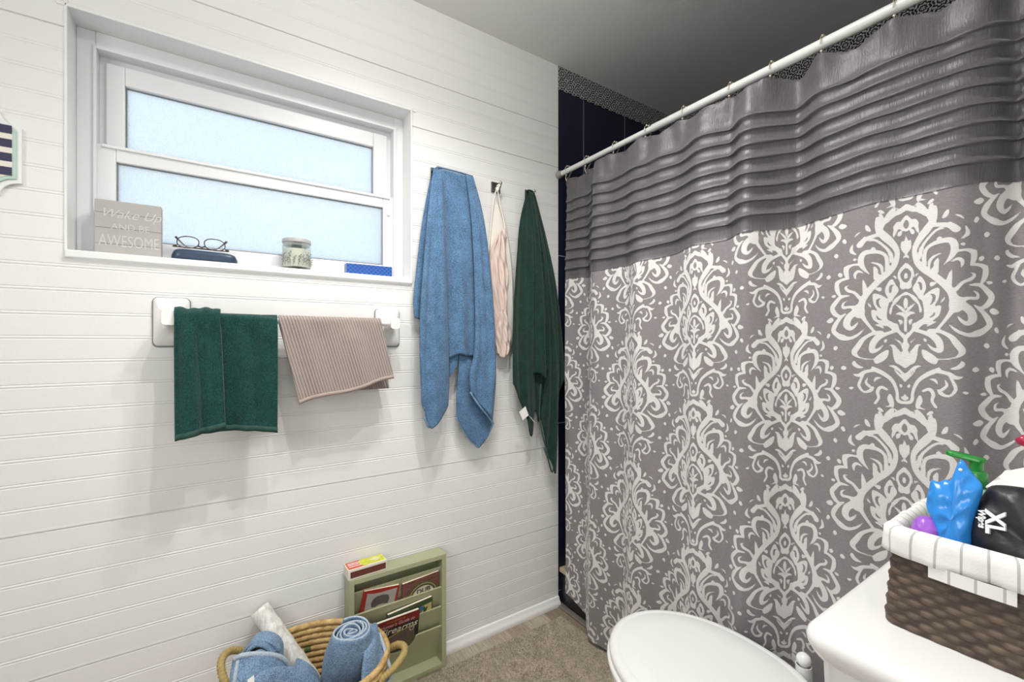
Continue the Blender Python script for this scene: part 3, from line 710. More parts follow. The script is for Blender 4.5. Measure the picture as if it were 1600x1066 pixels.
def over_bar(yt0, yt1, yb0, yb1, zb, xf, zback, off, nu, nv, seed, foldamp=.004, gather=0.):
    """cloth laid over the bar: back hem -> over the top -> front hem.  zb(u) = front hem height"""
    u = np.linspace(0, 1, nu); G = np.zeros((nu, nv, 3)); rb = .0105 + off
    for i, uu in enumerate(u):
        prof = [(XB - rb - .012, zback), (XB - rb - .006, ZB - .1), (XB - rb, ZB)]
        prof += [(XB - rb * math.cos(a), ZB + rb * math.sin(a)) for a in np.linspace(.3, pi - .3, 7)]
        zf = zb(uu); prof += [(XB + rb, ZB), (XB + rb + .3 * (xf - XB - rb), ZB + .35 * (zf - ZB)), (xf, zf)]
        q = sm(prof, nv)
        t = np.clip((ZB - q[:, 1]) / (ZB - zf), 0, 1) * (q[:, 0] > XB)
        tb_ = np.clip((ZB - q[:, 1]) / (ZB - zback), 0, 1) * (q[:, 0] <= XB)
        tt = np.maximum(t, tb_)
        y = (yt0 + (yt1 - yt0) * uu) * (1 - tt) + (yb0 + (yb1 - yb0) * uu) * tt
        G[i] = np.stack([q[:, 0], y, q[:, 1]], 1)
    fr = np.random.default_rng(seed); ph = fr.uniform(0, 6, 4)
    U = u[:, None]; d = np.linspace(0, 1, nv)[None]
    wv = foldamp * (np.sin(U * 7 + ph[0] + d * 1.5) + .6 * np.sin(U * 15 + ph[1] - d * 2) + .4 * np.sin(U * 27 + ph[2]))
    G[:, :, 0] += wv * np.where(G[:, :, 0] > XB, 1, -.3) * np.clip((ZB - G[:, :, 2]) / .05, 0, 1)
    G[:, :, 2] += gather * (.5 + .35 * np.sin(U * 9 + ph[3]) + .3 * np.sin(U * 23 + ph[1])) * np.exp(-((G[:, :, 2] - ZB - .01) / .02) ** 2)
    return G
def hem_strip(G, w=.016, lift=.0022):      # woven border along the front hem, lying on the cloth face
    q = G[:, -1]; p = G[:, -1] + (G[:, -4] - G[:, -1]) * (w / (np.linalg.norm(G[:, -4] - G[:, -1], axis=1)[:, None] + 1e-9))
    o = np.array([lift, 0, 0]); return np.stack([q + o, (p + q) / 2 + o * 1.5, p + o], 1)
gt = thing('hand_towel', 'bottle-green terry hand towel folded over the left of the towel bar', 'towel', (XB, -1.25, ZB))
a0, a1 = wx(272, 490, .095)[1], wx(434, 496, .095)[1]
mb = MB()
G1 = over_bar(a0 + .03, a1, a0 + .055, a1 - .002, lambda u: .945 - .018 * u + .006 * math.sin(u * 3), .102, .99, .003, 80, 70, 3, .0075)
mb.grid(G1)
G2 = over_bar(a0, a0 + .10, a0 + .005, a0 + .112, lambda u: .935 + .022 * u, .126, 1.0, .013, 36, 70, 5, .006, .008)
mb.grid(G2)
mb.build('terry_cloth', M['green'], gt, solid=.007)
mb = MB(); mb.grid(hem_strip(G1) + np.array([.003, 0, 0])); mb.grid(hem_strip(G2) + np.array([.003, 0, 0])); mb.build('woven_hem', plain('green_hem_band', (.015, .058, .045), .8, var=.25, scale=300), gt, solid=.0015)
wt = thing('wash_towel', 'taupe ribbed hand towel hung askew on the right of the towel bar', 'towel', (XB, -.96, ZB))
b0, b1 = wx(436, 499, .09)[1], wx(596, 503, .09)[1]; c0, c1 = wx(468, 632, .1)[1], wx(616, 590, .1)[1]
mb = MB(); G3 = over_bar(b0, b1, c0, c1, lambda u: 1.003 + .063 * u + .004 * math.sin(u * 9),   .1, 1.03, .004, 70, 60, 8, .0045); mb.grid(G3)
mb.build('ribbed_cloth', M['taupe'], wt, solid=.004)
mb = MB(); mb.grid(hem_strip(G3, .012) + np.array([.0015, 0, 0])); mb.build('hem', plain('taupe_hem', (.36, .29, .26), .9, var=.15, scale=300), wt, solid=.001)

# ------------------------------------------------------------------ wall hooks and what hangs on them
hk = [('square nickel wall hook behind the blue bath towel, nearest the window', -.597), ('square nickel wall hook holding the pink satin camisole', -.333), ('square nickel wall hook behind the dark green towel, nearest the shower', -.165)]
h0 = None
for lab, y in hk:
    if h0 is None:
        h0 = t = thing('wall_hook', lab, 'hook', (0, y, 1.822), 'square wall hooks between window and shower')
        mb = MB(); mb.box((0, y - .021, 1.801), (.006, y + .021, 1.843), .0015); mb.build('plate', M['plate'], t, smooth=False)
        mb = MB(); mb.tube(cr([(.005, y, 1.818), (.022, y, 1.812), (.034, y, 1.815), (.040, y, 1.828)], 6), [.006] * 12 + [.0055] * 7, 12); mb.sphere((.040, y, 1.830), .0075, 8); mb.build('peg', M['chrome'], t)
        hc = list(t.children)
    else:
        t = h0.copy(); COL.objects.link(t); t['label'] = lab; t.location.y = y
        for c in hc: d = c.copy(); COL.objects.link(d); d.parent = t
def px(pts, x): return np.array([wx(p[0], p[1], p[2] if len(p) > 2 else x) for p in pts])
def panel(Tp, Bp, Lp, Rp, x, nu=30, nv=90, bulge=.012, ripple=.003, seed=0, side=0.):
    r = np.random.default_rng(seed); ph = r.uniform(0, 6, 3)
    def fn(u, v):
        o = bulge * np.sin(pi * u) ** .7 * np.clip(v * 5, 0, 1) + ripple * np.clip(v * 3, 0, 1) * (np.sin(u * 9 + ph[0] + v * 2) + .5 * np.sin(u * 17 + ph[1] - v * 3))
        o = o + side * (u - .5)
        return np.stack([o, 0 * o, 0 * o], -1)
    return coons(px(Tp, x), px(Bp, x), px(Lp, x), px(Rp, x), nu, nv, fn)
bt = thing('bath_towel', 'blue terry bath towel hanging in two pointed lobes from the hook beside the window', 'towel', (.04, -.6, 1.83))
mb = MB()
# flap behind on the left
mb.grid(panel([(674, 272), (680, 266)], [(648, 497), (662, 503)], [(674, 272), (661, 340), (651, 420), (646, 470), (648, 497)], [(680, 266), (676, 350), (668, 430), (662, 503)], .028, 14, 60, .006, .001, 1))
# middle fall
mb.grid(panel([(686, 264), (738, 277)], [(694, 556), (703, 559), (716, 553), (728, 556), (746, 556)], [(686, 264), (689, 350), (693, 450), (694, 556)], [(738, 277), (743, 350), (746, 450), (746, 556)], .052, 44, 90, .004, .005, 2))
# left lobe
mb.grid(panel([(677, 264), (690, 266)], [(659, 630), (664, 651), (670, 667), (671.5, 669), (673, 667.5), (688, 652), (700, 634)], [(677, 264), (668, 340), (660, 430), (656, 500), (656, 560), (659, 630)], [(690, 266), (694, 340), (699, 440), (701, 520), (702, 590), (700, 634)], .068, 40, 110, .016, .0055, 3))
# right lobe
mb.grid(panel([(728, 273), (739, 277)], [(735, 612), (748, 632), (760, 646), (770, 661)], [(728, 273), (737, 350), (741, 450), (741, 540), (733, 585), (735, 612)], [(739, 277), (754, 340), (766, 430), (773, 520), (775, 590), (770, 661)], .066, 40, 110, .016, .0055, 4))
# turned-back corner seen under the right lobe
mb.grid(panel([(717, 556, .05), (745, 556, .05)], [(713, 652), (730, 682), (746, 698), (747.5, 700), (749, 698), (762, 680), (771, 660)], [(717, 556), (715, 590), (712, 625), (713, 652)], [(745, 556), (752, 600), (764, 640), (771, 660)], .040, 30, 60, .006, .002, 5, -.01))
mb.grid(panel([(701, 556), (716, 553)], [(703, 590), (705, 585), (714, 570)], [(701, 556), (702, 570), (703, 590)], [(716, 553), (716, 560), (714, 570)], .040, 10, 20, .004, .0, 6))
# over the hook, back to the wall
mb.grid(np.array([[wx(a, b, x) for x in (.010, .025, .040, .050, .055)] for a, b in ((674, 267), (684, 261), (700, 265), (720, 270), (739, 276))]))
mb.build('terry_cloth', M['blue'], bt, solid=.006)
mb = MB()
for P_ in ([(713, 652, .042), (730, 682, .042), (747, 699, .042)], [(747, 699, .042), (762, 680, .042), (771, 661, .042)], [(735, 613, .074), (748, 633, .076), (760, 647, .076), (770, 661, .072)], [(663, 652, .073), (671, 668, .070), (688, 652, .074)]):
    mb.tube(cr(px(P_, .05), 5), .0042, 8)
mb.build('bound_edge', terry('blue_edge_binding', (.20, .34, .50)), bt)

pk = thing('camisole', 'pale pink satin camisole with ivory straps hanging from the middle hook', 'camisole', (.03, -.33, 1.8))
mb = MB()
mb.tube(cr(px([(777, 292, .044), (772, 310, .03), (768, 345, .02), (764, 385, .02), (762, 420, .02)], 0), 8), .003, 8)
mb.tube(cr(px([(777, 292, .044), (781, 318, .03), (787, 345, .026), (791, 372, .026)], 0), 8), .0032, 8)
mb.tube(cr(px([(776, 291, .036), (780, 289, .042), (777, 300, .046)], 0), 6), .0028, 8)
mb.build('strap', M['cream'], pk)
mb = MB(); mb.grid(panel([(775, 312), (780, 312)], [(776, 548), (790, 556), (800, 540)], [(775, 312), (768, 350), (766, 420), (770, 500), (776, 548)], [(780, 312), (790, 350), (799, 410), (802, 480), (800, 540)], .014, 20, 60, .003, .001, 7)); mb.build('lining', M['cream'], pk, solid=.002)
def satin(u, v):
    o = .010 * np.sin(pi * u) ** .6 + .0045 * np.sin(u * 16 + v * 6) * (1 - .4 * v) + .004 * np.sin((u - v * .6) * 22)
    return np.stack([o, 0 * o, 0 * o], -1)
mb = MB()
mb.grid(coons(px([(775, 372), (782, 361), (789, 357)], .026), px([(773, 497), (783, 500), (789, 478)], .026), px([(775, 372), (767, 392), (763, 425), (766, 460), (773, 497)], .026), px([(789, 357), (791, 385), (793, 420), (792, 455), (789, 478)], .026), 30, 70, satin))
mb.grid(coons(px([(775, 494), (790, 476)], .03), px([(776, 552), (784, 559), (793, 553)], .03), px([(775, 494), (773, 515), (775, 535), (776, 552)], .03), px([(790, 476), (796, 505), (797, 535), (793, 553)], .03), 24, 40, satin))
mb.grid(coons(px([(768, 386), (775, 380)], .02), px([(770, 520), (777, 530)], .02), px([(768, 386), (763, 420), (765, 470), (770, 520)], .02), px([(775, 380), (774, 430), (775, 480), (777, 530)], .02), 10, 40, satin))
mb.build('satin_cup', M['pink'], pk, solid=.0016, subsurf=1)

dg = thing('bath_towel', 'dark green terry towel hanging from the hook nearest the shower', 'towel', (.04, -.17, 1.82))
mb = MB()
mb.grid(panel([(823, 299), (830, 299)], [(801, 600), (812, 628), (824, 676), (827, 681), (829, 676), (832, 655), (838, 640)], [(823, 299), (811, 350), (804, 420), (800, 500), (800, 570), (801, 600)], [(830, 299), (834, 380), (836, 470), (836, 560), (838, 640)], .058, 44, 110, .016, .0065, 11))
mb.grid(panel([(827, 299), (833, 303)], [(832, 584), (841, 583), (849, 590), (855, 578)], [(827, 299), (831, 380), (832, 480), (832, 584)], [(833, 303), (843, 380), (852, 480), (855, 578)], .070, 36, 100, .010, .005, 12))
mb.grid(panel([(830, 300), (835, 304)], [(843, 650), (850, 690), (856, 715), (862, 736), (863.5, 739), (865, 735), (868, 712)], [(830, 300), (842, 400), (850, 500), (850, 590), (843, 650)], [(835, 304), (850, 370), (863, 450), (871, 540), (871, 620), (868, 712)], .052, 44, 120, .014, .006, 13))
mb.grid(panel([(832, 301), (836, 306)], [(866, 612), (871, 612), (882, 588)], [(832, 301), (850, 400), (862, 500), (866, 612)], [(836, 306), (852, 370), (867, 440), (877, 520), (882, 588)], .034, 18, 90, .008, .001, 14))
mb.grid(panel([(833, 582), (852, 582)], [(836, 640), (842, 660), (852, 640)], [(833, 582), (834, 610), (836, 640)], [(852, 582), (853, 610), (852, 640)], .044, 14, 26, .003, .004, 15))
mb.grid(np.array([[wx(a, b, x) for x in (.018, .03, .045, .06, .068)] for a, b in ((822, 300), (826, 297), (830, 298), (835, 304))]))
mb.build('terry_cloth', M['olivegreen'], dg, solid=.006)
mb = MB(); mb.tube(cr(px([(850, 700, .062), (856, 716, .064), (863, 738, .062), (868, 712, .066)], 0), 5), .0035, 8); mb.tube(cr(px([(845, 600, .066), (843, 650, .064), (848, 680, .064), (858, 718, .064)], 0), 6), .0028, 8)
mb.build('bound_edge', terry('green_edge_binding', (.03, .085, .06)), dg)
mb = MB(); mb.grid(np.array([[wx(811, 644, .088), wx(817, 657, .090)], [wx(821, 635, .090), wx(826, 649, .091)]]), 0); mb.grid(np.array([[wx(826, 649, .091), wx(829, 652, .085)], [wx(833, 658, .086), wx(838, 663, .08)]]))
mb.build('care_label', M['label'], dg, smooth=False, solid=.001)

# ------------------------------------------------------------------ window sill things
SZ = WZ0 + .0212
sg = thing('wooden_sign', 'whitewashed wooden block sign reading Wake Up and be awesome on the window sill', 'sign', (-.035, -1.478, SZ))
X_ = Matrix.Translation(Vector((-.036, -1.4775, SZ + .0705))) @ Matrix.Rotation(R(-1.5), 4, 'Z')
M['signwood'] = plain('grey_washed_wood', (.42, .41, .385), .75, var=.10, scale=20, bump=.0006, bscale=80)
mb = MB()
for z0, z1 in ((-.0705, -.043), (-.042, -.001), (0., .0385), (.0395, .0735)): mb.box((-.015, -.0685, z0), (.016, .0685, z1), .0012, X=X_)
mb.box((-.015, -.068, -.07), (.0145, .068, .073), 0, X=X_)
mb.build('plank_block', M['signwood'], sg, smooth=False)
def onsign(y, z): return X_ @ frame((.0162, y, z), (0, 1, 0), (0, 0, 1))
M['signink'] = plain('white_sign_paint', (.57, .56, .53), .7)
text('script_line', 'Wake Up', M['signink'], sg, .033, onsign(.004, .038), .0004, .42, sx=.98)
text('middle_line', 'AND BE', M['signink'], sg, .024, onsign(.004, .004), .0004, sx=.95)
text('awesome_line', 'AWESOME', M['signink'], sg, .044, onsign(.002, -.035), .0004, sx=.60)

ec = thing('eyeglass_case', 'dark navy eyeglass case lying on the window sill under the eyeglasses', 'eyeglass case', (-.04, -1.31, SZ))
mb = MB(); L_ = []
yc0, yc1 = -1.388, -1.229
for t in np.linspace(0, 1, 25):
    y = yc0 + (yc1 - yc0) * t; e = min(1, (1 - abs(2 * t - 1) ** 7)) ** .5
    hw = .031 * (.35 + .65 * e) ; hh = .036 * (.45 + .55 * e) * (1 - .10 * t)
    L_.append([(-.042 + hw * np.sign(math.cos(a)) * abs(math.cos(a)) ** .6, y, SZ + (hh / 2) + (hh / 2) * np.sign(math.sin(a)) * abs(math.sin(a)) ** (.75 if math.sin(a) > 0 else .35)) for a in np.linspace(0, 2 * pi, 28, endpoint=False)])
mb.loops(L_); mb.build('case_shell', M['navycase'], ec)
eg = thing('eyeglasses', 'brown framed eyeglasses upside down on the navy case', 'eyeglasses', (-.04, -1.31, SZ + .035))
ZG = SZ + .0405
def lensloop(yc, sgn, n=28):
    out = []
    for a in np.linspace(0, 2 * pi, n, endpoint=False):
        c, s_ = math.cos(a), math.sin(a)
        out.append((-.036 + .1 * (yc + 1.3175) * 0 , yc + .0255 * np.sign(c) * abs(c) ** .85 - sgn * .002 * s_, ZG + .0155 + .0165 * np.sign(s_) * abs(s_) ** .85))
    return out
gl = {}
mb = MB()
for yc, sgn in ((-1.350, -1), (-1.286, 1)): mb.tube(lensloop(yc, sgn), .0014, 8, closed=True)
mb.tube(cr([(-.036, -1.326, ZG + .008), (-.034, -1.318, ZG + .004), (-.036, -1.310, ZG + .008)], 6), .002, 8)
for y0, s_ in ((-1.376, -1), (-1.260, 1)): mb.tube([(-.036, y0, ZG + .004), (-.036, y0 + s_ * .006, ZG + .002), (-.041, y0 + s_ * .008, ZG + .0015)], [.0022, .0028, .0026], 8)
mb.build('rim_frame', M['tortoise'], eg)
for yc, sgn in ((-1.350, -1), (-1.286, 1)):
    mb = MB(); lp = lensloop(yc, sgn); mb.add(lp, [tuple(range(len(lp)))]); mb.build('lens', M['lens'], eg, smooth=False)
for s_, dx in ((1, -.046), (-1, -.051)):
    y0 = -1.318 - s_ * .066; y1 = -1.318 + s_ * .04
    mb = MB(); mb.tube(cr([(dx, y0, ZG + .002), (dx, y1 - s_ * .02, ZG + .003), (dx, y1, ZG + .008), (dx, y1 + s_ * .022, ZG + .031)], 7), list(np.linspace(.0016, .0016, 14)) + list(np.linspace(.0017, .0032, 8)), 8); mb.build('temple', M['tortoise'], eg)

ca = thing('candle', 'lidded glass jar candle with flower print on the window sill', 'candle', (-.036, -1.066, SZ))
cc = (-.036, -1.066, SZ)
mb = MB(); mb.lathe([(.0001, .0), (.040, .0), (.0425, .003), (.0425, .085), (.0405, .085), (.0405, .008), (.0001, .008)], cc, 40); mb.build('glass_jar', M['glass'], ca)
mb = MB(); mb.lathe([(.0001, .0085), (.0398, .0085), (.0398, .066), (.0001, .064)], cc, 40); mb.build('wax', M['wax'], ca, angle=40)
mb = MB(); mb.lathe([(.0001, .078), (.038, .078), (.038, .0865), (.0425, .0865), (.0428, .094), (.041, .098), (.0001, .098)], cc, 40); mb.build('lid', M['lidgrey'], ca, angle=40)
rnd = random.Random(3)
cols = [M['white_plastic'], plain('olive_print', (.22, .25, .13), .6), plain('mauve_print', (.30, .23, .30), .6), plain('slate_print', (.16, .19, .22), .6)]
for k in range(11):
    a0 = R(-75 + 15 * k + rnd.uniform(-3, 3)); hgt = rnd.uniform(.022, .045); mb = MB(); rr = .0429; P_ = []
    for q in np.linspace(0, 1, 7):
        a = a0 + .06 * math.sin(q * 3 + k); P_.append((cc[0] + rr * math.cos(a), cc[1] + rr * math.sin(a), SZ + .013 + hgt * q))
    mb.tube(P_, .0006, 6, mi=1)
    for q in range(2, 7):
        p = np.array(P_[q]); mb.sphere(p + np.array([0, .0025 * (-1) ** q, .0]), .0016, 5, mi=2 + k % 2, sc=(.4, 1, 1.4))
    mb.build('flower_print', cols, ca)

bb = thing('blue_box', 'small blue box with a diamond grid at the right end of the window sill', 'box', (-.03, -.84, SZ))
_t = NT('blue_diamond_card'); _s = _t.n('SeparateXYZ'); _t.t.links.new(_t.co(), _s.inputs[0])
def _dl(sign): return _t.math('LESS_THAN', _t.math('FRACT', _t.math('DIVIDE', _t.math('ADD', _s.outputs['Y'], _t.math('MULTIPLY', _s.outputs['Z'], sign)), .0155)), .09)
_k = _t.math('MAXIMUM', _dl(1.1), _dl(-1.1))
_t.P(Base_Color=_t.mix(_k, (.012, .075, .34), (.12, .24, .52)), Roughness=.3)
mb = MB(); mb.box((-.055, -.914, SZ), (-.018, -.757, SZ + .038), .0015); mb.build('carton', _t.m, bb, smooth=False)

# ------------------------------------------------------------------ striped plaque at the left edge
pq = thing('wall_plaque', 'white plaque with scalloped corners and navy stripes beside the window', 'plaque', (.01, -1.83, 1.635))
def scallop(yr, z0, z1, cz, cy, x):
    yc = -1.83; hy = yr - yc; out = []
    for sy in (1, -1):
        zsg = (1, -1) if sy == 1 else (-1, 1)
        for zz in zsg:
            zc_ = z1 if zz == 1 else z0
            arcp = [(hy - cy * (1 - math.cos(a)) * 0 - cy * math.cos(a), cz * math.sin(a)) for a in np.linspace(0, pi / 2, 9)]   # from top inward to the side
            pts = [(yc + sy * (hy - cy * math.sin(a)), zc_ - zz * (cz * math.cos(a))) for a in np.linspace(0, pi / 2, 9)]
            # concave quarter: centre at the corner
            if (sy == 1 and zz == 1) or (sy == -1 and zz == -1): pts = pts[::-1]
            out += [(x, p[0], p[1]) for p in pts]
    return out
mb = MB(); mb.prism(scallop(-1.669, 1.535, 1.735, .034, .036, .0), (.009, 0, 0)); mb.build('back_board', M['trim'], pq, smooth=False)
mb = MB(); mb.prism(scallop(-1.677, 1.546, 1.724, .031, .034, .009), (.004, 0, 0)); fb = mb.build('mint_border', plain('mint_paint', (.46, .62, .55), .6, var=.06), pq, smooth=False)
mb = MB(); mb.prism(scallop(-1.683, 1.553, 1.717, .030, .032, .013), (.0012, 0, 0)); mb.build('cream_face', plain('cream_paint', (.78, .745, .66), .6), fb, smooth=False)
for k in range(4):
    zt = 1.7015 - .0330 * k
    mb = MB(); mb.box((.0142, -1.977, zt - .0195), (.0150, -1.6835, zt)); mb.build('navy_stripe', plain('navy_paint', (.028, .032, .075), .6) if k == 0 else bpy.data.materials['navy_paint'], fb, smooth=False)
# ------------------------------------------------------------------ magazine rack with its books
RX, RY0, RY1, RZ = .066, -.926, -.583, .414
rk = thing('magazine_rack', 'sage green wooden magazine rack leaning against the white panelled wall on the floor', 'magazine rack', (.033, (RY0 + RY1) / 2, 0))
mb = MB(); th = .017
mb.box((.003, RY0, 0), (RX, RY0 + th, RZ), .0015); mb.box((.003, RY1 - th, 0), (RX, RY1, RZ), .0015)
mb.box((.0032, RY0 + th - .001, RZ - th), (RX - .0003, RY1 - th + .001, RZ - .0004), .0015); mb.box((.0032, RY0 + th - .001, .0), (RX - .0003, RY1 - th + .001, .018), .0015)
mb.build('carcass', M['sage'], rk, smooth=False)
mb = MB(); mb.box((.003, RY0 + .005, .005), (.008, RY1 - .005, RZ - .005)); mb.build('back_panel', M['sage'], rk, smooth=False)
XT = .050
tops = [.366, .292, .221, .150]
SL = np.array([-.034, 0, -.115]); SLn = SL / np.linalg.norm(SL)
def slat_pts(y, z, x): return (x, y, z)
for k, zt in enumerate(tops):
    y0, y1 = RY0 + th - .002, RY1 - th + .002; t = .007
    zb_ = .017 if k == 3 else zt - .10
    xb = XT - (zt - zb_) * .29
    if k < 3: prof = [(y0, 1.), (y1, 1.)]
    else:
        yc = -.752; prof = [(y0, 1.)] + [(yc - .058, 1.)] + [(yc + .055 * math.cos(a), 1. + .30 * math.sin(a) - .02) for a in np.linspace(pi, 2 * pi, 15)] + [(yc + .058, 1.), (y1, 1.)]
    pts = [(xb + (XT - xb) * f, y, zb_ + (zt - zb_) * f) for y, f in [(y0, 0.)] + prof + [(y1, 0.)]]
    mb = MB(); mb.prism(pts, (t, 0, -.001)); mb.build('pocket_front', M['sage'], rk, smooth=False)
def bookframe(TL, TR, lean=.22):
    TL = np.array(TL); TR = np.array(TR); ex = TR - TL; wd = np.linalg.norm(ex); ex /= wd
    up = np.array([lean, 0, 1.]); up -= ex * (up @ ex); up /= np.linalg.norm(up)
    return frame(TL, ex, up), wd
def book(name, label, TL, TR, h, t, cover, lean=.22, cat='book', arch=0.):
    X, wd = bookframe(TL, TR, lean); o = thing(name, label, cat, tuple(TL), 'books in the magazine rack')
    mb = MB(); mb.box((0, -h, -.0012), (wd, 0, 0), .0004, X=X); mb.box((0, -h, -t), (wd, 0, -t + .0012), .0004, X=X); mb.box((-.0008, -h, -t), (.0006, 0, 0), .0003, X=X)
    mb.build('cover', cover, o, smooth=False)
    mb = MB(); mb.box((.001, -h + .002, -t + .0014), (wd - .002, -.002, -.0014), .0003, X=X); mb.build('pages', M['paper'], o, smooth=False)
    return o, X, wd
def patch(name, X, pts, mat, parent, z=.0004, t=.0004):
    P3 = [X @ Vector((u, v, z)) for u, v in pts]; n = X.to_3x3() @ Vector((0, 0, t))
    mb = MB(); mb.prism([tuple(p) for p in P3], tuple(n)); return mb.build(name, mat, parent, smooth=False)
def ell(cx, cy, a, b, n=36, a0=0, a1=2 * pi): return [(cx + a * math.cos(t), cy + b * math.sin(t)) for t in np.linspace(a0, a1, n, endpoint=(a1 - a0) < 6)]
oA, X, wd = book('paperback', 'red paperback with a grey picture, left in the upper pocket of the rack', wx(569, 925, .062), wx(625, 914, .062), .105, .017, plain('red_cover', (.36, .025, .02), .4), .20)
pa = patch('cover_picture', X, [(.012, -.010), (.035, -.0145), (.06, -.0145), (wd - .008, -.008), (wd - .012, -.10), (.012, -.10)], plain('grey_print', (.42, .40, .37), .5, var=.15, scale=60), oA)
patch('picture_shape', X, [(.030, -.050), (.036, -.034), (.048, -.026), (.068, -.024), (.086, -.028), (.092, -.042), (.088, -.060), (.07, -.057), (.055, -.06), (.046, -.066), (.034, -.064)], plain('dark_grey_print', (.10, .085, .08), .5, var=.35, scale=70), oA, .0009)
_t = NT('brick_photo_cover'); _br = _t.n('TexBrick', Scale=1., **{'Mortar Size': .0009, 'Brick Width': .022, 'Row Height': .0075, 'Color1': (.17, .06, .045), 'Color2': (.25, .10, .075), 'Mortar': (.09, .05, .045)})
_mp = _t.n('Mapping'); _mp.inputs['Rotation'].default_value = (0, R(90), R(90)); _t.t.links.new(_t.co(), _mp.inputs[0]); _t.t.links.new(_mp.outputs[0], _br.inputs['Vector']); _t.P(Base_Color=_br.outputs[0], Roughness=.35)
oB, X, wd = book('guidebook', 'brown brick-patterned book with a round badge, right in the upper rack pocket', wx(629, 914, .060), wx(687, 892, .060), .115, .013, _t.m, .20)
cx_, cy_ = wd * .54, -.074
patch('badge', X, ell(cx_, cy_, .058, .055), plain('badge_green', (.10, .11, .04), .4), oB); patch('badge_ring', X, ell(cx_, cy_, .052, .049), plain('badge_gold', (.42, .36, .17), .4), oB, .0009); patch('badge_inner', X, ell(cx_, cy_, .049, .046), plain('badge_dark', (.07, .075, .03), .4), oB, .0013)
patch('badge_face', X, ell(cx_, cy_, .042, .039), plain('badge_cream', (.66, .60, .44), .5), oB, .0017)
text('badge_word', 'DUB', plain('badge_black', (.02, .02, .02), .5), oB, .026, X @ Matrix.Translation((cx_ + .002, cy_ + .020, .0022)), .0003, offset=.0006)
oC, X, wd = book('paperback', 'green book with a yellow and blue picture, behind the dark red book', wx(606, 962, .062), wx(676, 932, .062), .08, .011, plain('green_cover', (.045, .085, .03), .4), .20)
patch('cover_picture', X, [(.08, -.026), (wd - .004, -.020), (wd - .006, -.075), (.08, -.075)], plain('yellow_print', (.55, .47, .18), .5, var=.2, scale=80), oC)
patch('picture_shape', X, [(.10, -.022), (.125, -.020), (.13, -.036), (.112, -.05), (.098, -.042)], plain('blue_print', (.05, .16, .26), .5, var=.3, scale=90), oC, .0009)
patch('picture_shape', X, [(wd - .035, -.020), (wd - .028, -.034), (wd - .018, -.030), (wd - .03, -.06), (wd - .036, -.048)], plain('leaf_print', (.03, .07, .03), .5), oC, .0009)
oD, X, wd = book('hardback', 'dark red and black book titled Firearms in the front pocket of the rack', wx(571, 983, .072), wx(656, 952, .072), .135, .012, plain('black_cover', (.018, .015, .012), .3), .20)
patch('red_band', X, [(.0, -.0), (wd, -.0), (wd, -.0325), (0, -.0325)], plain('dark_red_print', (.19, .012, .012), .3), oD)
M['gold'] = plain('gold_print', (.45, .16, .04), .4); M['pinkprint'] = plain('pale_print', (.55, .38, .36), .4)
text('author_line', 'AN ILLUSTRATED', M['gold'], oD, .0085, X @ Matrix.Translation((wd * .55, -.0105, .001)), .0002)
text('small_title', "Hunter's Guide to", M['pinkprint'], oD, .0165, X @ Matrix.Translation((wd * .58, -.0245, .001)), .0002, .35)
text('title', 'Firearms', plain('cream_print', (.68, .64, .52), .4), oD, .034, X @ Matrix.Translation((wd * .60, -.047, .001)), .0003, .35, sx=1.12)
pic = [(.045, -.12), (.055, -.092), (.085, -.07), (.12, -.06), (wd - .016, -.055), (wd - .012, -.13), (.05, -.13)]
patch('oval_picture', X, pic, plain('brown_picture', (.12, .095, .05), .5, var=.4, scale=50), oD)
patch('picture_rim', X, [(.043, -.12), (.052, -.09), (.083, -.067), (.12, -.057), (wd - .016, -.051), (wd - .016, -.0535), (.12, -.060), (.0845, -.0705), (.0545, -.0925), (.0455, -.12)], plain('ochre_print', (.42, .30, .09), .5), oD, .0009)
patch('picture_shape', X, [(.075, -.098), (.080, -.083), (.118, -.070), (wd - .035, -.066), (wd - .03, -.082), (.12, -.094), (.085, -.108)], plain('mauve_brown_print', (.12, .08, .075), .4, var=.2, scale=60), oD, .0009)
patch('picture_ring', X, ell(wd - .026, -.064, .009, .009), plain('pale_ring', (.5, .46, .4), .4), oD, .0009); patch('picture_ring', X, ell(wd - .026, -.064, .006, .006), bpy.data.materials['brown_picture'], oD, .0013)

mx = thing('matchbox', 'box of matches with a red and yellow-green top standing on the magazine rack', 'matchbox', (.035, -.87, RZ))
Xm = Matrix.Translation((.034, -.866, RZ + .0005)) @ Matrix.Rotation(R(2), 4, 'Z')
M['card'] = plain('white_card', (.80, .75, .66), .7, var=.05)
mb = MB(); mb.box((-.026, -.063, 0), (.027, .064, .034), .0012, X=Xm); mb.build('sleeve', M['card'], mx, smooth=False)
mb = MB(); mb.box((.0272, -.056, .006), (.0279, .0605, .026), X=Xm); mb.build('striker_strip', plain('striker_brown', (.13, .035, .025), .8, var=.2, scale=200), mx, smooth=False)
Xtop = Xm @ frame((-.026, -.063, .0342), (0, 1, 0), (-1, 0, 0)) @ Matrix.Translation((0, 0, 0))
tm = MB(); tm.box((-.023, -.060, .034), (.0235, -.0, .0346), X=Xm); rt = tm.build('top_print', plain('match_red', (.62, .075, .03), .5, var=.1, scale=60), mx, smooth=False)
tm = MB(); tm.box((-.0235, -.004, .034), (.0225, .061, .0345), X=Xm); tm.build('top_picture', plain('lime_print', (.60, .62, .05), .5, var=.45, scale=60), mx, smooth=False)
tm = MB(); tm.prism([tuple(Xm @ Vector((-.001 + .024 * math.cos(a), -.004 + .017 * math.sin(a), .0344))) for a in np.linspace(0, 2 * pi, 28, endpoint=False)], (0, 0, .0004)); tm.build('top_picture', bpy.data.materials['lime_print'], mx, smooth=False)
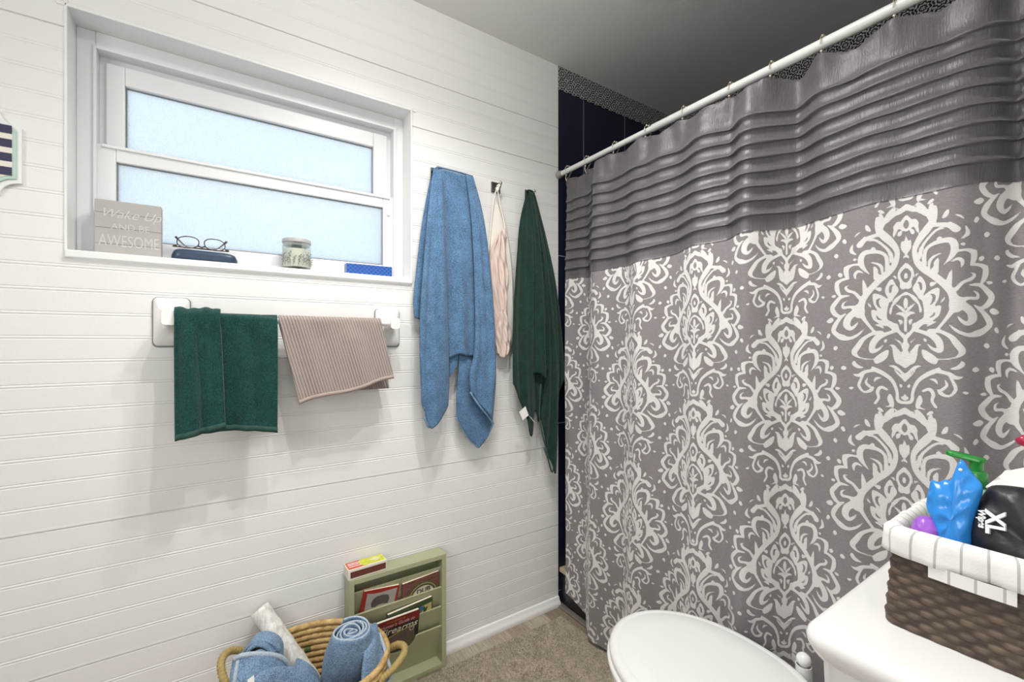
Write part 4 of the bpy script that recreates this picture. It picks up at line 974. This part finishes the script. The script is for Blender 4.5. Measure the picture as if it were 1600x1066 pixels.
tm = MB(); tm.prism([tuple(Xm @ Vector((-.002 + .012 * math.cos(a) * (1 + .25 * math.sin(3 * a)), .032 + .016 * math.sin(a), .0346))) for a in np.linspace(0, 2 * pi, 24, endpoint=False)], (0, 0, .0004)); tm.build('picture_shape', plain('pale_lime_print', (.72, .74, .38), .5, var=.2, scale=90), mx, smooth=False)
for r_, ln in ((-.012, .042), (-.002, .034), (.010, .040)):
    tm = MB(); tm.box((r_ - .0022, -.056, .0346), (r_ + .0022, -.056 + ln, .0349), X=Xm); tm.build('white_lettering_bar', M['label'], mx, smooth=False)

# ------------------------------------------------------------------ straw basket on the floor with towels in it
BC = np.array([.202, -1.052]); BA = math.atan2(.89, .45); BH = .295
def bell(t, a, b): return np.stack([BC[0] + a * np.cos(t) * math.cos(BA) - b * np.sin(t) * math.sin(BA), BC[1] + a * np.cos(t) * math.sin(BA) + b * np.sin(t) * math.cos(BA)], -1)
bk = thing('straw_basket', 'round coiled straw basket with loop handles holding blue towels on the floor', 'basket', (BC[0], BC[1], 0))
mb = MB(); rows = 17; nt_ = 120; tt = np.linspace(0, 2 * pi, nt_, endpoint=False)
for k in range(rows):
    f = k / (rows - 1); z = .012 + f * (BH - .012); s_ = .70 + .30 * math.sin(f * pi / 2)
    xy = bell(tt, .198 * s_, .168 * s_); lump = .0085 + .0016 * np.abs(np.sin(tt * 22 + k * 1.3)) - .0012
    ring_ = []
    for a in np.linspace(0, 2 * pi, 8, endpoint=False):
        nrm = np.stack([np.cos(tt + BA), np.sin(tt + BA)], -1)
        ring_.append(np.concatenate([xy + nrm * (lump * math.cos(a))[:, None], (z + lump * 1.12 * math.sin(a))[:, None]], 1))
    G = np.stack(ring_, 1); o = len(mb.f); mb.grid(G, 0, wrapu=True, wrapv=True)
    if k in (11, 12):
        for q in range(nt_):
            if (q + 2 * k) % 12 < 2: 
                for a in range(8): mb.mi[o + q * 8 + a] = 1
mb.add(np.concatenate([bell(tt, .14, .09), np.full((nt_, 1), .004)], 1), [tuple(range(nt_))])
mb.build('coiled_body', [M['straw'], M['dyedstraw']], bk)
for sgn, base, ho, hu in ((1, 0., .046, .034), (-1, pi, .034, .062)):
    P_ = []
    for q in np.linspace(-1, 1, 15):
        b2 = bell(np.array([base + q * .36]), .203, .172)[0]; out = (np.array([math.cos(BA), math.sin(BA)]) * sgn)
        hgt = math.sqrt(max(0, 1 - q * q)); P_.append((b2[0] + out[0] * ho * hgt, b2[1] + out[1] * ho * hgt, BH - .03 + hu * hgt))
    P_ = sm(P_, 90); rr = .0095 + .0009 * np.sin(np.arange(90) * 1.7); mb = MB(); mb.tube(P_, rr, 10); mb.build('loop_handle', M['strawhandle'], bk)

def terry_roll(name, label, top, axis, rad, length, turns, mat, seed, flat=1., group=None, twist=0.):
    o = thing(name, label, 'towel', tuple(np.array(top) - np.array(axis) * length), group)
    ax = Vector(axis).normalized(); e1 = Vector((0, 1, 0)); e1 = (e1 - ax * e1.dot(ax)).normalized(); e2 = ax.cross(e1); n = int(turns * 40); r0 = .007; G = []
    rs = np.random.default_rng(seed); ph = rs.uniform(0, 6, 3)
    for i in range(n):
        a = 2 * pi * turns * i / (n - 1) + twist; f = i / (n - 1); rr = r0 + (rad - r0) * f; rr *= 1 + .05 * math.sin(a * 2 + ph[0]) + .03 * math.sin(a * 3.1 + ph[1]); row = []
        for j, q in enumerate(np.linspace(0, 1, 12) ** 1.4):
            e = .006 * math.sin(a * 1.3 + ph[2]) + .010 * (1 - f)
            rj = rr * (1 + .50 * math.sin(min(1, q / .5) * pi / 2))
            c = Vector(top) - ax * (q * length + (e if q < .5 else 0)); row.append(c + e1 * (rj * math.cos(a)) + e2 * (rj * math.sin(a) * flat))
        G.append([tuple(p) for p in row])
    G = np.array(G); mb = MB(); mb.grid(G); mb.build('rolled_terry', mat, o, solid=rad / turns * .62, subsurf=0)
    mb = MB(); mb.tube(sm(G[:, 0], n), rad / turns * .30, 6); mb.build('bound_edge', M['paleedge'], o)
    return o, G
top_ = wz(549, 984, .385)
oR, GR = terry_roll('rolled_towel', 'blue towel rolled up tight with its spiral end up, right in the straw basket', tuple(top_), (.30, -.02, .95), .050, .24, 5.2, M['lightblue'], 2, .80, 'rolled towels in the straw basket', .6)
# loose outer end of the roll
def fold_fn(amp, seed):
    r = np.random.default_rng(seed); ph = r.uniform(0, 6, 4)
    def fn(u, v):
        o = amp * (np.sin(u * 6 + ph[0] + v * 2) + .5 * np.sin(v * 11 + ph[1] + u * 3))
        return np.stack([o, 0 * o, o * .5], -1)
    return fn
def pz(pts): return np.array([wx(a, b, x) for a, b, x in pts])
mb = MB()
mb.grid(coons(pz([(575, 985, .235), (585, 974, .23), (592, 990, .23)]), pz([(562, 1080, .33), (588, 1080, .335), (612, 1056, .33)]), pz([(575, 985, .235), (568, 1020, .29), (562, 1080, .33)]), pz([(592, 990, .23), (603, 1020, .28), (612, 1056, .33)]), 20, 40, fold_fn(.006, 4)))
mb.build('loose_end', M['lightblue'], oR, solid=.009)
mb = MB(); mb.tube(cr(pz([(592, 990, .234), (599, 1008, .268), (605, 1030, .302), (612, 1054, .334), (606, 1068, .338)]), 6), .005, 8); mb.build('bound_edge', M['paleedge'], oR)
# folded towel on the left: a doubled roll lying on a folded stack
fo = thing('folded_towel', 'soft blue towel folded over itself, left in the straw basket', 'towel', (.11, -1.17, .2), 'towels folded in the straw basket')
def arch(cpx, cpy, x, rw, rh, depth, n=40, seed=0, tail=.14):
    """arched fold: an upturned U of cloth seen end-on, going back from the viewer"""
    c = wx(cpx, cpy, x); back = np.array([-.7, .35, -.15]); back /= np.linalg.norm(back); side = np.array([.42, .90, 0.]); side /= np.linalg.norm(side); up = np.array([0, 0, 1.])
    pr = [side * (-rw) * 1.05 - up * tail] + [side * (-rw * math.cos(a)) + up * (rh * math.sin(a)) for a in np.linspace(0, pi, 11)] + [side * rw * 1.05 - up * tail]
    pr = sm(pr, n); r = np.random.default_rng(seed); ph = r.uniform(0, 6, 2)
    return np.array([[c + p * (1 + .02 * math.sin(i * .4 + ph[0])) + back * depth * q + up * .004 * math.sin(q * 5 + i * .3 + ph[1]) for q in np.linspace(0, 1, 10)] for i, p in enumerate(pr)])
mb = MB()
mb.grid(arch(405, 1028, .13, .046, .046, .07, seed=1)); mb.grid(arch(403, 1032, .15, .033, .036, .06, seed=2)); mb.grid(arch(402, 1040, .17, .021, .028, .05, seed=3)); mb.grid(arch(418, 1032, .14, .024, .036, .05, seed=4))
mb.build('terry_folds', M['lightblue'], fo, solid=.010, subsurf=1)
mb = MB()
mb.grid(coons(pz([(366, 1030, .20), (380, 1024, .21), (412, 1022, .215), (440, 1028, .21), (454, 1046, .20)]), pz([(358, 1110, .24), (380, 1115, .26), (410, 1115, .27), (440, 1115, .27), (470, 1110, .25)]), pz([(366, 1030, .20), (361, 1060, .22), (358, 1110, .24)]), pz([(454, 1046, .20), (462, 1075, .22), (470, 1110, .25)]), 30, 30, fold_fn(.004, 9)))
mb.build('front_fold', M['lightblue'], fo, solid=.010)
mb = MB(); mb.tube(cr(pz([(366, 1030, .204), (380, 1024, .214), (412, 1022, .219), (440, 1028, .214), (454, 1046, .204)]), 6), .006, 8); mb.tube(cr(pz([(372, 1032, .212), (367, 1060, .232), (364, 1090, .245)]), 6), .005, 8); mb.build('bound_edge', M['paleedge'], fo)
f2 = thing('folded_towel', 'pale blue towel draped along the front of the straw basket', 'towel', (.25, -1.08, .2), 'towels folded in the straw basket')
mb = MB()
mb.grid(coons(pz([(392, 1072, .27), (405, 1052, .26), (435, 1042, .25), (470, 1046, .24), (490, 1058, .23)]), pz([(385, 1130, .30), (420, 1140, .31), (460, 1145, .31), (500, 1140, .30), (540, 1130, .28)]), pz([(392, 1072, .27), (387, 1100, .29), (385, 1130, .30)]), pz([(490, 1058, .23), (510, 1085, .25), (540, 1130, .28)]), 40, 30, fold_fn(.006, 12)))
mb.grid(coons(pz([(464, 1030, .17), (476, 1034, .18), (488, 1044, .19), (497, 1058, .20)]), pz([(455, 1060, .23), (470, 1070, .24), (485, 1080, .24), (500, 1090, .24)]), pz([(464, 1030, .17), (458, 1045, .20), (455, 1060, .23)]), pz([(497, 1058, .20), (499, 1075, .22), (500, 1090, .24)]), 20, 20, fold_fn(.006, 14)))
mb.grid(coons(pz([(500, 1062, .21), (530, 1070, .24), (560, 1064, .25), (572, 1050, .24)]), pz([(500, 1110, .26), (530, 1120, .29), (560, 1115, .29), (580, 1100, .28)]), pz([(500, 1062, .21), (500, 1085, .24), (500, 1110, .26)]), pz([(572, 1050, .24), (577, 1075, .26), (580, 1100, .28)]), 30, 20, fold_fn(.004, 15)))
mb.build('terry_cloth', M['lightblue'], f2, solid=.010)
mb = MB(); mb.grid(np.array([[wx(387, 1062, .285), wx(397, 1055, .283)], [wx(386, 1080, .295), wx(398, 1078, .293)]])); mb.build('care_label', M['label'], f2, smooth=False, solid=.001)
pr = thing('wrapped_roll', 'roll of pearly white wrapping leaning on the wall out of the straw basket', 'roll', (.1, -1.1, .2))
p0 = np.array(wx(405, 952, .036)); p1 = np.array(wx(472, 1046, .135)); dd = p1 - p0; p2 = p0 + dd * 1.25
mb = MB(); qq = np.linspace(0, 1, 40); mb.tube([p0 + (p2 - p0) * q for q in qq], [.0255 + .0008 * math.sin(30 * q) for q in qq], 28, cap=False); mb.build('wrapping', M['pearl'], pr, solid=.002)
mb = MB(); ax_ = (p2 - p0) / np.linalg.norm(p2 - p0); mb.tube([p0 + ax_ * .004, p0 + ax_ * .02], .022, 24); mb.build('inner_core', M['card'], pr, angle=40)

# ------------------------------------------------------------------ rug
rg = thing('bath_rug', 'taupe plush bath rug on the plank floor beside the toilet', 'rug', (.45, -.5, 0))
RX0, RX1, RYa, RYb = .082, .835, -.84, -.042
nx_, ny_ = 90, 140; gx = np.linspace(RX0, RX1, nx_); gy = np.linspace(RYa, RYb, ny_); GX, GY = np.meshgrid(gx, gy, indexing='ij')
edge = np.minimum(np.minimum(GX - RX0, RX1 - GX), np.minimum(GY - RYa, RYb - GY)); hz = .014 * np.clip(edge / .012, 0, 1) ** .5
Pn = np.stack([GX, GY, 0 * GX], -1).reshape(nx_, ny_, 3); hz = hz + (wig(Pn, 4, .002, 60) + wig(Pn, 5, .0012, 160)) * np.clip(edge / .02, 0, 1) + .001
GXw = GX + .004 * np.sin(GY * 31) * (GX < RX0 + .02); GYw = GY + .003 * np.sin(GX * 37) * (GY > RYb - .02)
mb = MB(); mb.grid(np.stack([GXw, GYw, hz], -1)); mb.build('plush_base', M['rug'], rg)
nb = 42000; bx = RNG.uniform(RX0, RX1, nb); by = RNG.uniform(RYa, RYb, nb)
ix = np.clip(((bx - RX0) / (RX1 - RX0) * (nx_ - 1)).astype(int), 0, nx_ - 1); iy = np.clip(((by - RYa) / (RYb - RYa) * (ny_ - 1)).astype(int), 0, ny_ - 1)
bz = hz[ix, iy] - .001; an = RNG.uniform(0, 2 * pi, nb); wd_ = .0011; ln = RNG.uniform(.004, .009, nb)
sw = .5 * np.sin(bx * 19 + 2 * np.sin(by * 13)) + RNG.normal(0, .5, nb); swy = .5 * np.cos(by * 17 + bx * 9) + RNG.normal(0, .5, nb)
Vb = np.zeros((nb, 3, 3)); Vb[:, 0] = np.stack([bx - wd_ * np.cos(an), by - wd_ * np.sin(an), bz], 1); Vb[:, 1] = np.stack([bx + wd_ * np.cos(an), by + wd_ * np.sin(an), bz], 1)
Vb[:, 2] = np.stack([bx + sw * ln * .9, by + swy * ln * .9, bz + ln], 1)
Vb[:, 2, 1] = np.minimum(Vb[:, 2, 1], RYb + .006)
mb = MB(); mb.add(Vb.reshape(-1, 3), [(3 * i, 3 * i + 1, 3 * i + 2) for i in range(nb)])
pl = mb.build('pile', M['rug'], rg, smooth=False, attrs={'tuft': np.zeros(nb * 3)}); pl['kind'] = 'stuff'

# ------------------------------------------------------------------ toilet
tl = thing('toilet', 'white ceramic toilet with its lid down in front of the damask curtain', 'toilet', (1.0, -.325, 0))
TY = -.325
def egg(d, z, cx=.93, af=.24, ab=.225, hw=.192, n=64, y0=TY):
    out = []
    for t in np.linspace(0, 2 * pi, n, endpoint=False):
        c, s_ = math.cos(t), math.sin(t)
        if c < 0: x = cx + (af + d) * c; y = (hw + d) * s_
        else: x = cx + (ab + d) * c ** .75; y = (hw + d) * np.sign(s_) * abs(s_) ** .82
        out.append((x, y0 + y, z))
    return out
mb = MB(); mb.loops([egg(-.035, .4185), egg(-.006, .4065), egg(.0, .409), egg(.001, .415), egg(-.002, .4225), egg(-.009, .4275), egg(-.020, .4288), egg(-.022, .4283), egg(-.0245, .4283), egg(-.0265, .4292), egg(-.07, .4305), egg(-.15, .4308)])
mb.build('lid', M['white_plastic'], tl, angle=50)
mb = MB(); mb.loops([egg(-.03, .388), egg(.002, .388), egg(.006, .392), egg(.006, .400), egg(.002, .4045), egg(-.03, .4045)]); mb.build('seat', M['white_plastic'], tl, angle=50)
mb = MB(); mb.loops([egg(-.09, .0, cx=1.02, ab=.30), egg(-.09, .02, cx=1.02, ab=.30), egg(-.10, .10, cx=1.02, ab=.28), egg(-.085, .20, cx=1.0, ab=.26), egg(-.045, .30, cx=.96, ab=.25), egg(-.012, .35), egg(.0, .37), egg(.0, .380), egg(-.006, .386), egg(-.05, .386)]); mb.build('bowl', M['white_ceramic'], tl, angle=60)
for s_ in (-.075, .075):
    mb = MB(); mb.box((1.150, TY + s_ - .022, .386), (1.19, TY + s_ + .022, .412), .006); mb.build('hinge', M['white_plastic'], tl, angle=50)
mb = MB(); mb.box((1.10, TY - .11, .25), (1.30, TY + .11, .385), .02, 4); mb.build('tank_shelf', M['white_ceramic'], tl, angle=50)
TZ = .757
def trr(x0, x1, y0, y1, r, z, bow=0.): 
    pts = rrect(((x0 + x1) / 2, (y0 + y1) / 2), ((x1 - x0) / 2, (y1 - y0) / 2), r, 8); return [(x, y, z) for x, y in pts]
LX0, LX1, LY0, LY1 = 1.219, 1.512, -.536, -.113
mb = MB()
mb.loops([trr(LX0 + .035, LX1 - .012, LY0 + .035, LY1 - .035, .03, .386), trr(LX0 + .028, LX1 - .008, LY0 + .028, LY1 - .028, .032, .40), trr(LX0 + .017, LX1 - .006, LY0 + .016, LY1 - .016, .034, .712)]); mb.build('tank', M['white_ceramic'], tl, angle=50)
mb = MB()
def lidl(d, z, r=.034): return trr(LX0 + d, LX1 - d * .3, LY0 + d, LY1 - d, max(.01, r - d * .3), z)
mb.loops([lidl(.03, .711), lidl(.016, .711), lidl(.011, .714), lidl(.006, .722), lidl(.001, .733), lidl(.0, .742), lidl(.0025, .750), lidl(.0075, .7555), lidl(.014, .757), lidl(.03, .7573), lidl(.09, .7573)]); mb.build('tank_lid', M['white_ceramic'], tl, angle=70)

br = thing('toilet_brush', 'white toilet brush in its holder between toilet and curtain', 'toilet brush', (1.058, -.132, 0))
mb = MB(); mb.lathe([(.0001, 0), (.042, 0), (.042, .02), (.040, .06), (.04, .22), (.030, .30), (.0175, .36), (.0165, .432), (.0145, .432), (.0145, .37), (.0001, .37)], (1.058, -.132, 0), 28); mb.build('holder', M['white_plastic'], br, angle=50)
mb = MB(); mb.tube([(1.058, -.132, .2), (1.058, -.132, .44)], .008, 14); mb.sphere((1.058, -.132, .444), .0155, 12); mb.build('handle', M['white_plastic'], br)

# ------------------------------------------------------------------ wicker basket on the tank
SX0, SX1, SY0, SY1, SZ0, SZ1 = 1.288, 1.492, -.413, -.170, TZ + .001, .905
wb = thing('storage_basket', 'dark brown woven basket with a striped white liner on the toilet tank', 'basket', ((SX0 + SX1) / 2, (SY0 + SY1) / 2, SZ0))
def rloop(d, n=300, r=.022):
    pts = np.array(rrect(((SX0 + SX1) / 2, (SY0 + SY1) / 2), ((SX1 - SX0) / 2 + d, (SY1 - SY0) / 2 + d), r, 6)); pts = np.r_[pts, pts[:1]]; q = resample(pts, n + 1)[:-1]
    dv = np.roll(q, -1, 0) - np.roll(q, 1, 0); nn = np.stack([dv[:, 1], -dv[:, 0]], 1); nn /= np.linalg.norm(nn, axis=1)[:, None]
    return q, nn
n_ = 420; rowsW = 15; sub = 6; hgt = SZ1 - .006 - SZ0; per = 2 * (SX1 - SX0 + SY1 - SY0); pitch = per / 62; tone = []; G = []
rt_ = np.random.default_rng(5); tones = rt_.uniform(0, 1, (rowsW, 90))
for k in range(rowsW * sub + 1):
    f = k / (rowsW * sub); row = min(rowsW - 1, k // sub); q_ = (k % sub) / sub; d = .003 - .009 * f
    q, nn = rloop(d, n_); s_ = np.arange(n_) / n_ * per; ph = s_ / pitch * pi + row * pi
    rowprof = .0013 * math.sin(pi * (k % sub) / sub) if k < rowsW * sub else 0
    off = .0011 * np.tanh(2.5 * np.sin(ph)) * (math.sin(pi * q_) ** .4 if 0 < q_ < 1 else 0) + rowprof
    stripidx = (s_ / (pitch * 2) + row * .5).astype(int) % 90
    tone.append(np.clip(.35 + .6 * (tones[row, stripidx] - .4) + .35 * np.sin(ph), 0, 1) * (1 if q_ else .25)); G.append(np.concatenate([q + nn * off[:, None], np.full((n_, 1), SZ0 + f * hgt)], 1))
mb = MB(); mb.grid(np.array(G), wrapv=True)
q, nn = rloop(.001, n_); o0 = len(mb.v); mb.add(np.concatenate([q, np.full((n_, 1), SZ0 + .001)], 1), [tuple(range(n_))])
mb.build('woven_body', M['wicker'], wb, attrs={'tone': np.r_[np.array(tone).reshape(-1), np.zeros(n_)]})
# liner folded over the rim
n_ = 320; s_ = np.arange(n_) / n_ * per; L_ = []
lip = [(d_ - .006, z_) for d_, z_ in [(-.016, SZ1 - .05), (-.012, SZ1 - .02), (-.0075, SZ1 - .003), (-.001, SZ1 + .003), (.006, SZ1 + .0015), (.0105, SZ1 - .004), (.0120, SZ1 - .015), (.0125, SZ1 - .030), (.0125, SZ1 - .0385), (.0105, SZ1 - .0395)]]
for d, z in lip:
    q, nn = rloop(d, n_, .024); wv = .0012 * np.sin(s_ * 70 + z * 90) + .0008 * np.sin(s_ * 170); L_.append(np.concatenate([q + nn * (wv * (d > -.001))[:, None], (z + .0012 * np.sin(s_ * 45) * (d > .004))[:, None] * np.ones((n_, 1))], 1))
mb = MB(); mb.grid(np.array(L_), wrapv=True); mb.build('liner', M['striped'], wb, attrs={'along': np.tile(s_, len(lip))})
ya = SY0 - .0045; x0_, x1_ = SX0 + .052, SX0 + .137
Gp = np.array([[(x0_ + (x1_ - x0_) * u, ya - .0025 * math.sin(pi * u) - .001, SZ1 - .037 - .019 * v - .0012 * u) for v in np.linspace(0, 1, 6)] for u in np.linspace(0, 1, 24)])
mb = MB(); mb.grid(Gp); lo_ = mb.build('liner_flap', M['striped'], wb, attrs={'along': (Gp[:, :, 0] - SX0 + .006).reshape(-1)})

def pillow(outline, X, thick, crease=.002, seed=0, rings=12, n=96, back=.6, fr=60):
    ol = sm(list(outline) + [outline[0]], n + 1, 6)[:-1]; c = ol.mean(0); F_, B_ = [], []
    for r in np.linspace(1, 0.0, rings):
        rr = math.sin(r * pi / 2); h = math.sqrt(max(0, 1 - rr ** 2.6)); q = c + (ol - c) * max(rr, 1e-3)
        P3 = np.concatenate([q, np.zeros((n, 1))], 1); wv = (wig(P3, seed, crease, fr) + wig(P3, seed + 9, crease * .6, fr * 2.4)) * min(1, h * 2)
        wv = -np.abs(wv) + crease * .4
        F_.append(np.concatenate([q, (thick * h + wv)[:, None]], 1)); B_.append(np.concatenate([q, np.full((n, 1), -thick * h * back)], 1))
    mb = MB()
    for L in (F_, B_):
        A = np.array(L).reshape(-1, 3); A = np.array([X @ Vector(p) for p in A]).reshape(rings, n, 3); mb.grid(A, wrapv=True)
    return mb
Xb = lean(-.355, .95, .18)
bag = thing('wipes_packet', 'crumpled bright blue plastic packet standing in the wicker basket', 'packet', (1.355, -.35, .86))
kz = 1.016
mb = pillow([(1.3255, 0.9540), (1.3285, 0.9740), (1.3365, 0.9730), (1.3435, 0.9790), (1.3500, 0.9800), (1.3580, 1.0090), (1.3635, 1.0100), (1.3725, 0.9950), (1.3835, 0.9790), (1.3805, 0.9540), (1.3760, 0.9240), (1.3745, 0.8890), (1.3745, 0.8440), (1.3315, 0.8440), (1.3360, 0.8890), (1.3320, 0.9140), (1.3245, 0.9340)], Xb, .016, .0035, 3, fr=110); mb.build('film_pouch', M['blue_film'], bag)
mb = MB(); mb.sphere(Xb @ Vector((1.3610, .997, .007)), .0026, 8); mb.build('white_dot', M['ink'], bag)
pu = thing('purple_packet', 'shiny purple packet between the liner and the blue packet', 'packet', (1.325, -.37, .88))
Xp = lean(-.372, .90, .5)
mb = pillow([(1.309, .895), (1.313, .912), (1.325, .920), (1.337, .914), (1.343, .898), (1.338, .87), (1.316, .87)], Xp, .012, .002, 6, fr=120); mb.build('film_pouch', M['purple'], pu)
po = thing('black_pouch', 'black nylon pouch with white XL print at the right in the wicker basket', 'pouch', (1.44, -.35, .86))
Xk = lean(-.347, .93, .30)
mb = pillow([(1.368, .88), (1.369, .915), (1.375, .945), (1.383, .968), (1.392, .980), (1.42, .984), (1.45, .982), (1.470, .975), (1.478, .92), (1.472, .86), (1.44, .845), (1.39, .85)], Xk, .030, .004, 12, fr=70); mb.build('nylon_body', M['bag'], po)
def onp(x, z, d): return frame(tuple(Xk @ Vector((x, z, d))), (0.06, -.30 * 1, -1), (1, -.25, 0.10))
text('size_print', 'XL', M['ink'], po, .027, onp(1.3990, .9290, .0312), .0018, offset=.0009, sx=.95)
text('wipes_print', 'Wipes', M['ink'], po, .0105, onp(1.3858, .9310, .0256), .0012, .15, offset=.0004, sx=.92)
mb = MB(); mb.prism([tuple(Xk @ Vector((a, b, .010))) for a, b in ((1.3735, .950), (1.3775, .943), (1.3735, .926), (1.3690, .937))], (0, -.0008, 0)); mb.build('white_tag', M['label'], po, smooth=False)
pm = thing('pump_bottle', 'green pump dispenser bottle behind the blue packet in the wicker basket', 'pump bottle', (1.362, -.235, SZ0 + .01))
cb_ = (1.357, -.235, -.008)
mb = MB(); mb.lathe([(.0001, .775), (.024, .775), (.027, .782), (.027, .93), (.022, .952), (.011, .960), (.0001, .960)], cb_, 28); mb.build('bottle', plain('pale_green_bottle', (.35, .55, .40), .2), pm)
mb = MB(); mb.lathe([(.0001, .955), (.0135, .955), (.0135, .982), (.0115, .985), (.0085, .985), (.0085, 1.000), (.0001, 1.0)], cb_, 24); mb.build('collar', M['green_plastic'], pm, angle=40)
mb = MB(); mb.loops([[(cb_[0] + a, cb_[1] + b, .992 + z + (.0055 * max(0, (-a - .0) / .04))) for a, b in rrect((-.0125, 0), (.0235 + d, .0095 + d), .008)] for z, d in ((-.001, -.002), (.0, 0), (.0055, 0), (.0075, -.002))]); mb.build('pump_head', M['green_plastic'], pm, angle=50)
ppk = thing('paper_pad', 'stack of folded white papers at the back of the wicker basket', 'papers', (1.45, -.22, .93))
for k in range(4):
    Xq = Matrix.Translation((1.459, -.225 + .004 * k, .974 + .009 * k)) @ Matrix.Rotation(R(-6 + 3 * k), 4, 'Z') @ Matrix.Rotation(R(-7 - 7 * k), 4, 'Y') @ Matrix.Rotation(R(7), 4, 'X')
    mb = MB(); mb.box((-.083, -.05, 0), (.035, .05, .0035), .001, X=Xq); mb.build('folded_sheet', M['label'] if k % 2 else M['white_fabric'], ppk, smooth=False)
rc = thing('lotion_tube', 'small crimson tube tip above the white papers at the right edge', 'tube', (1.44, -.19, .98))
mb = MB(); pth = [(1.397, -.195, 1.032), (1.40, -.195, 1.031), (1.42, -.193, 1.026), (1.44, -.190, 1.021), (1.475, -.186, 1.012)]; mb.tube(cr(pth, 6), list(np.linspace(.003, .0085, 7)) + list(np.linspace(.009, .017, 18)), 16); mb.build('tube_body', M['red'], rc)
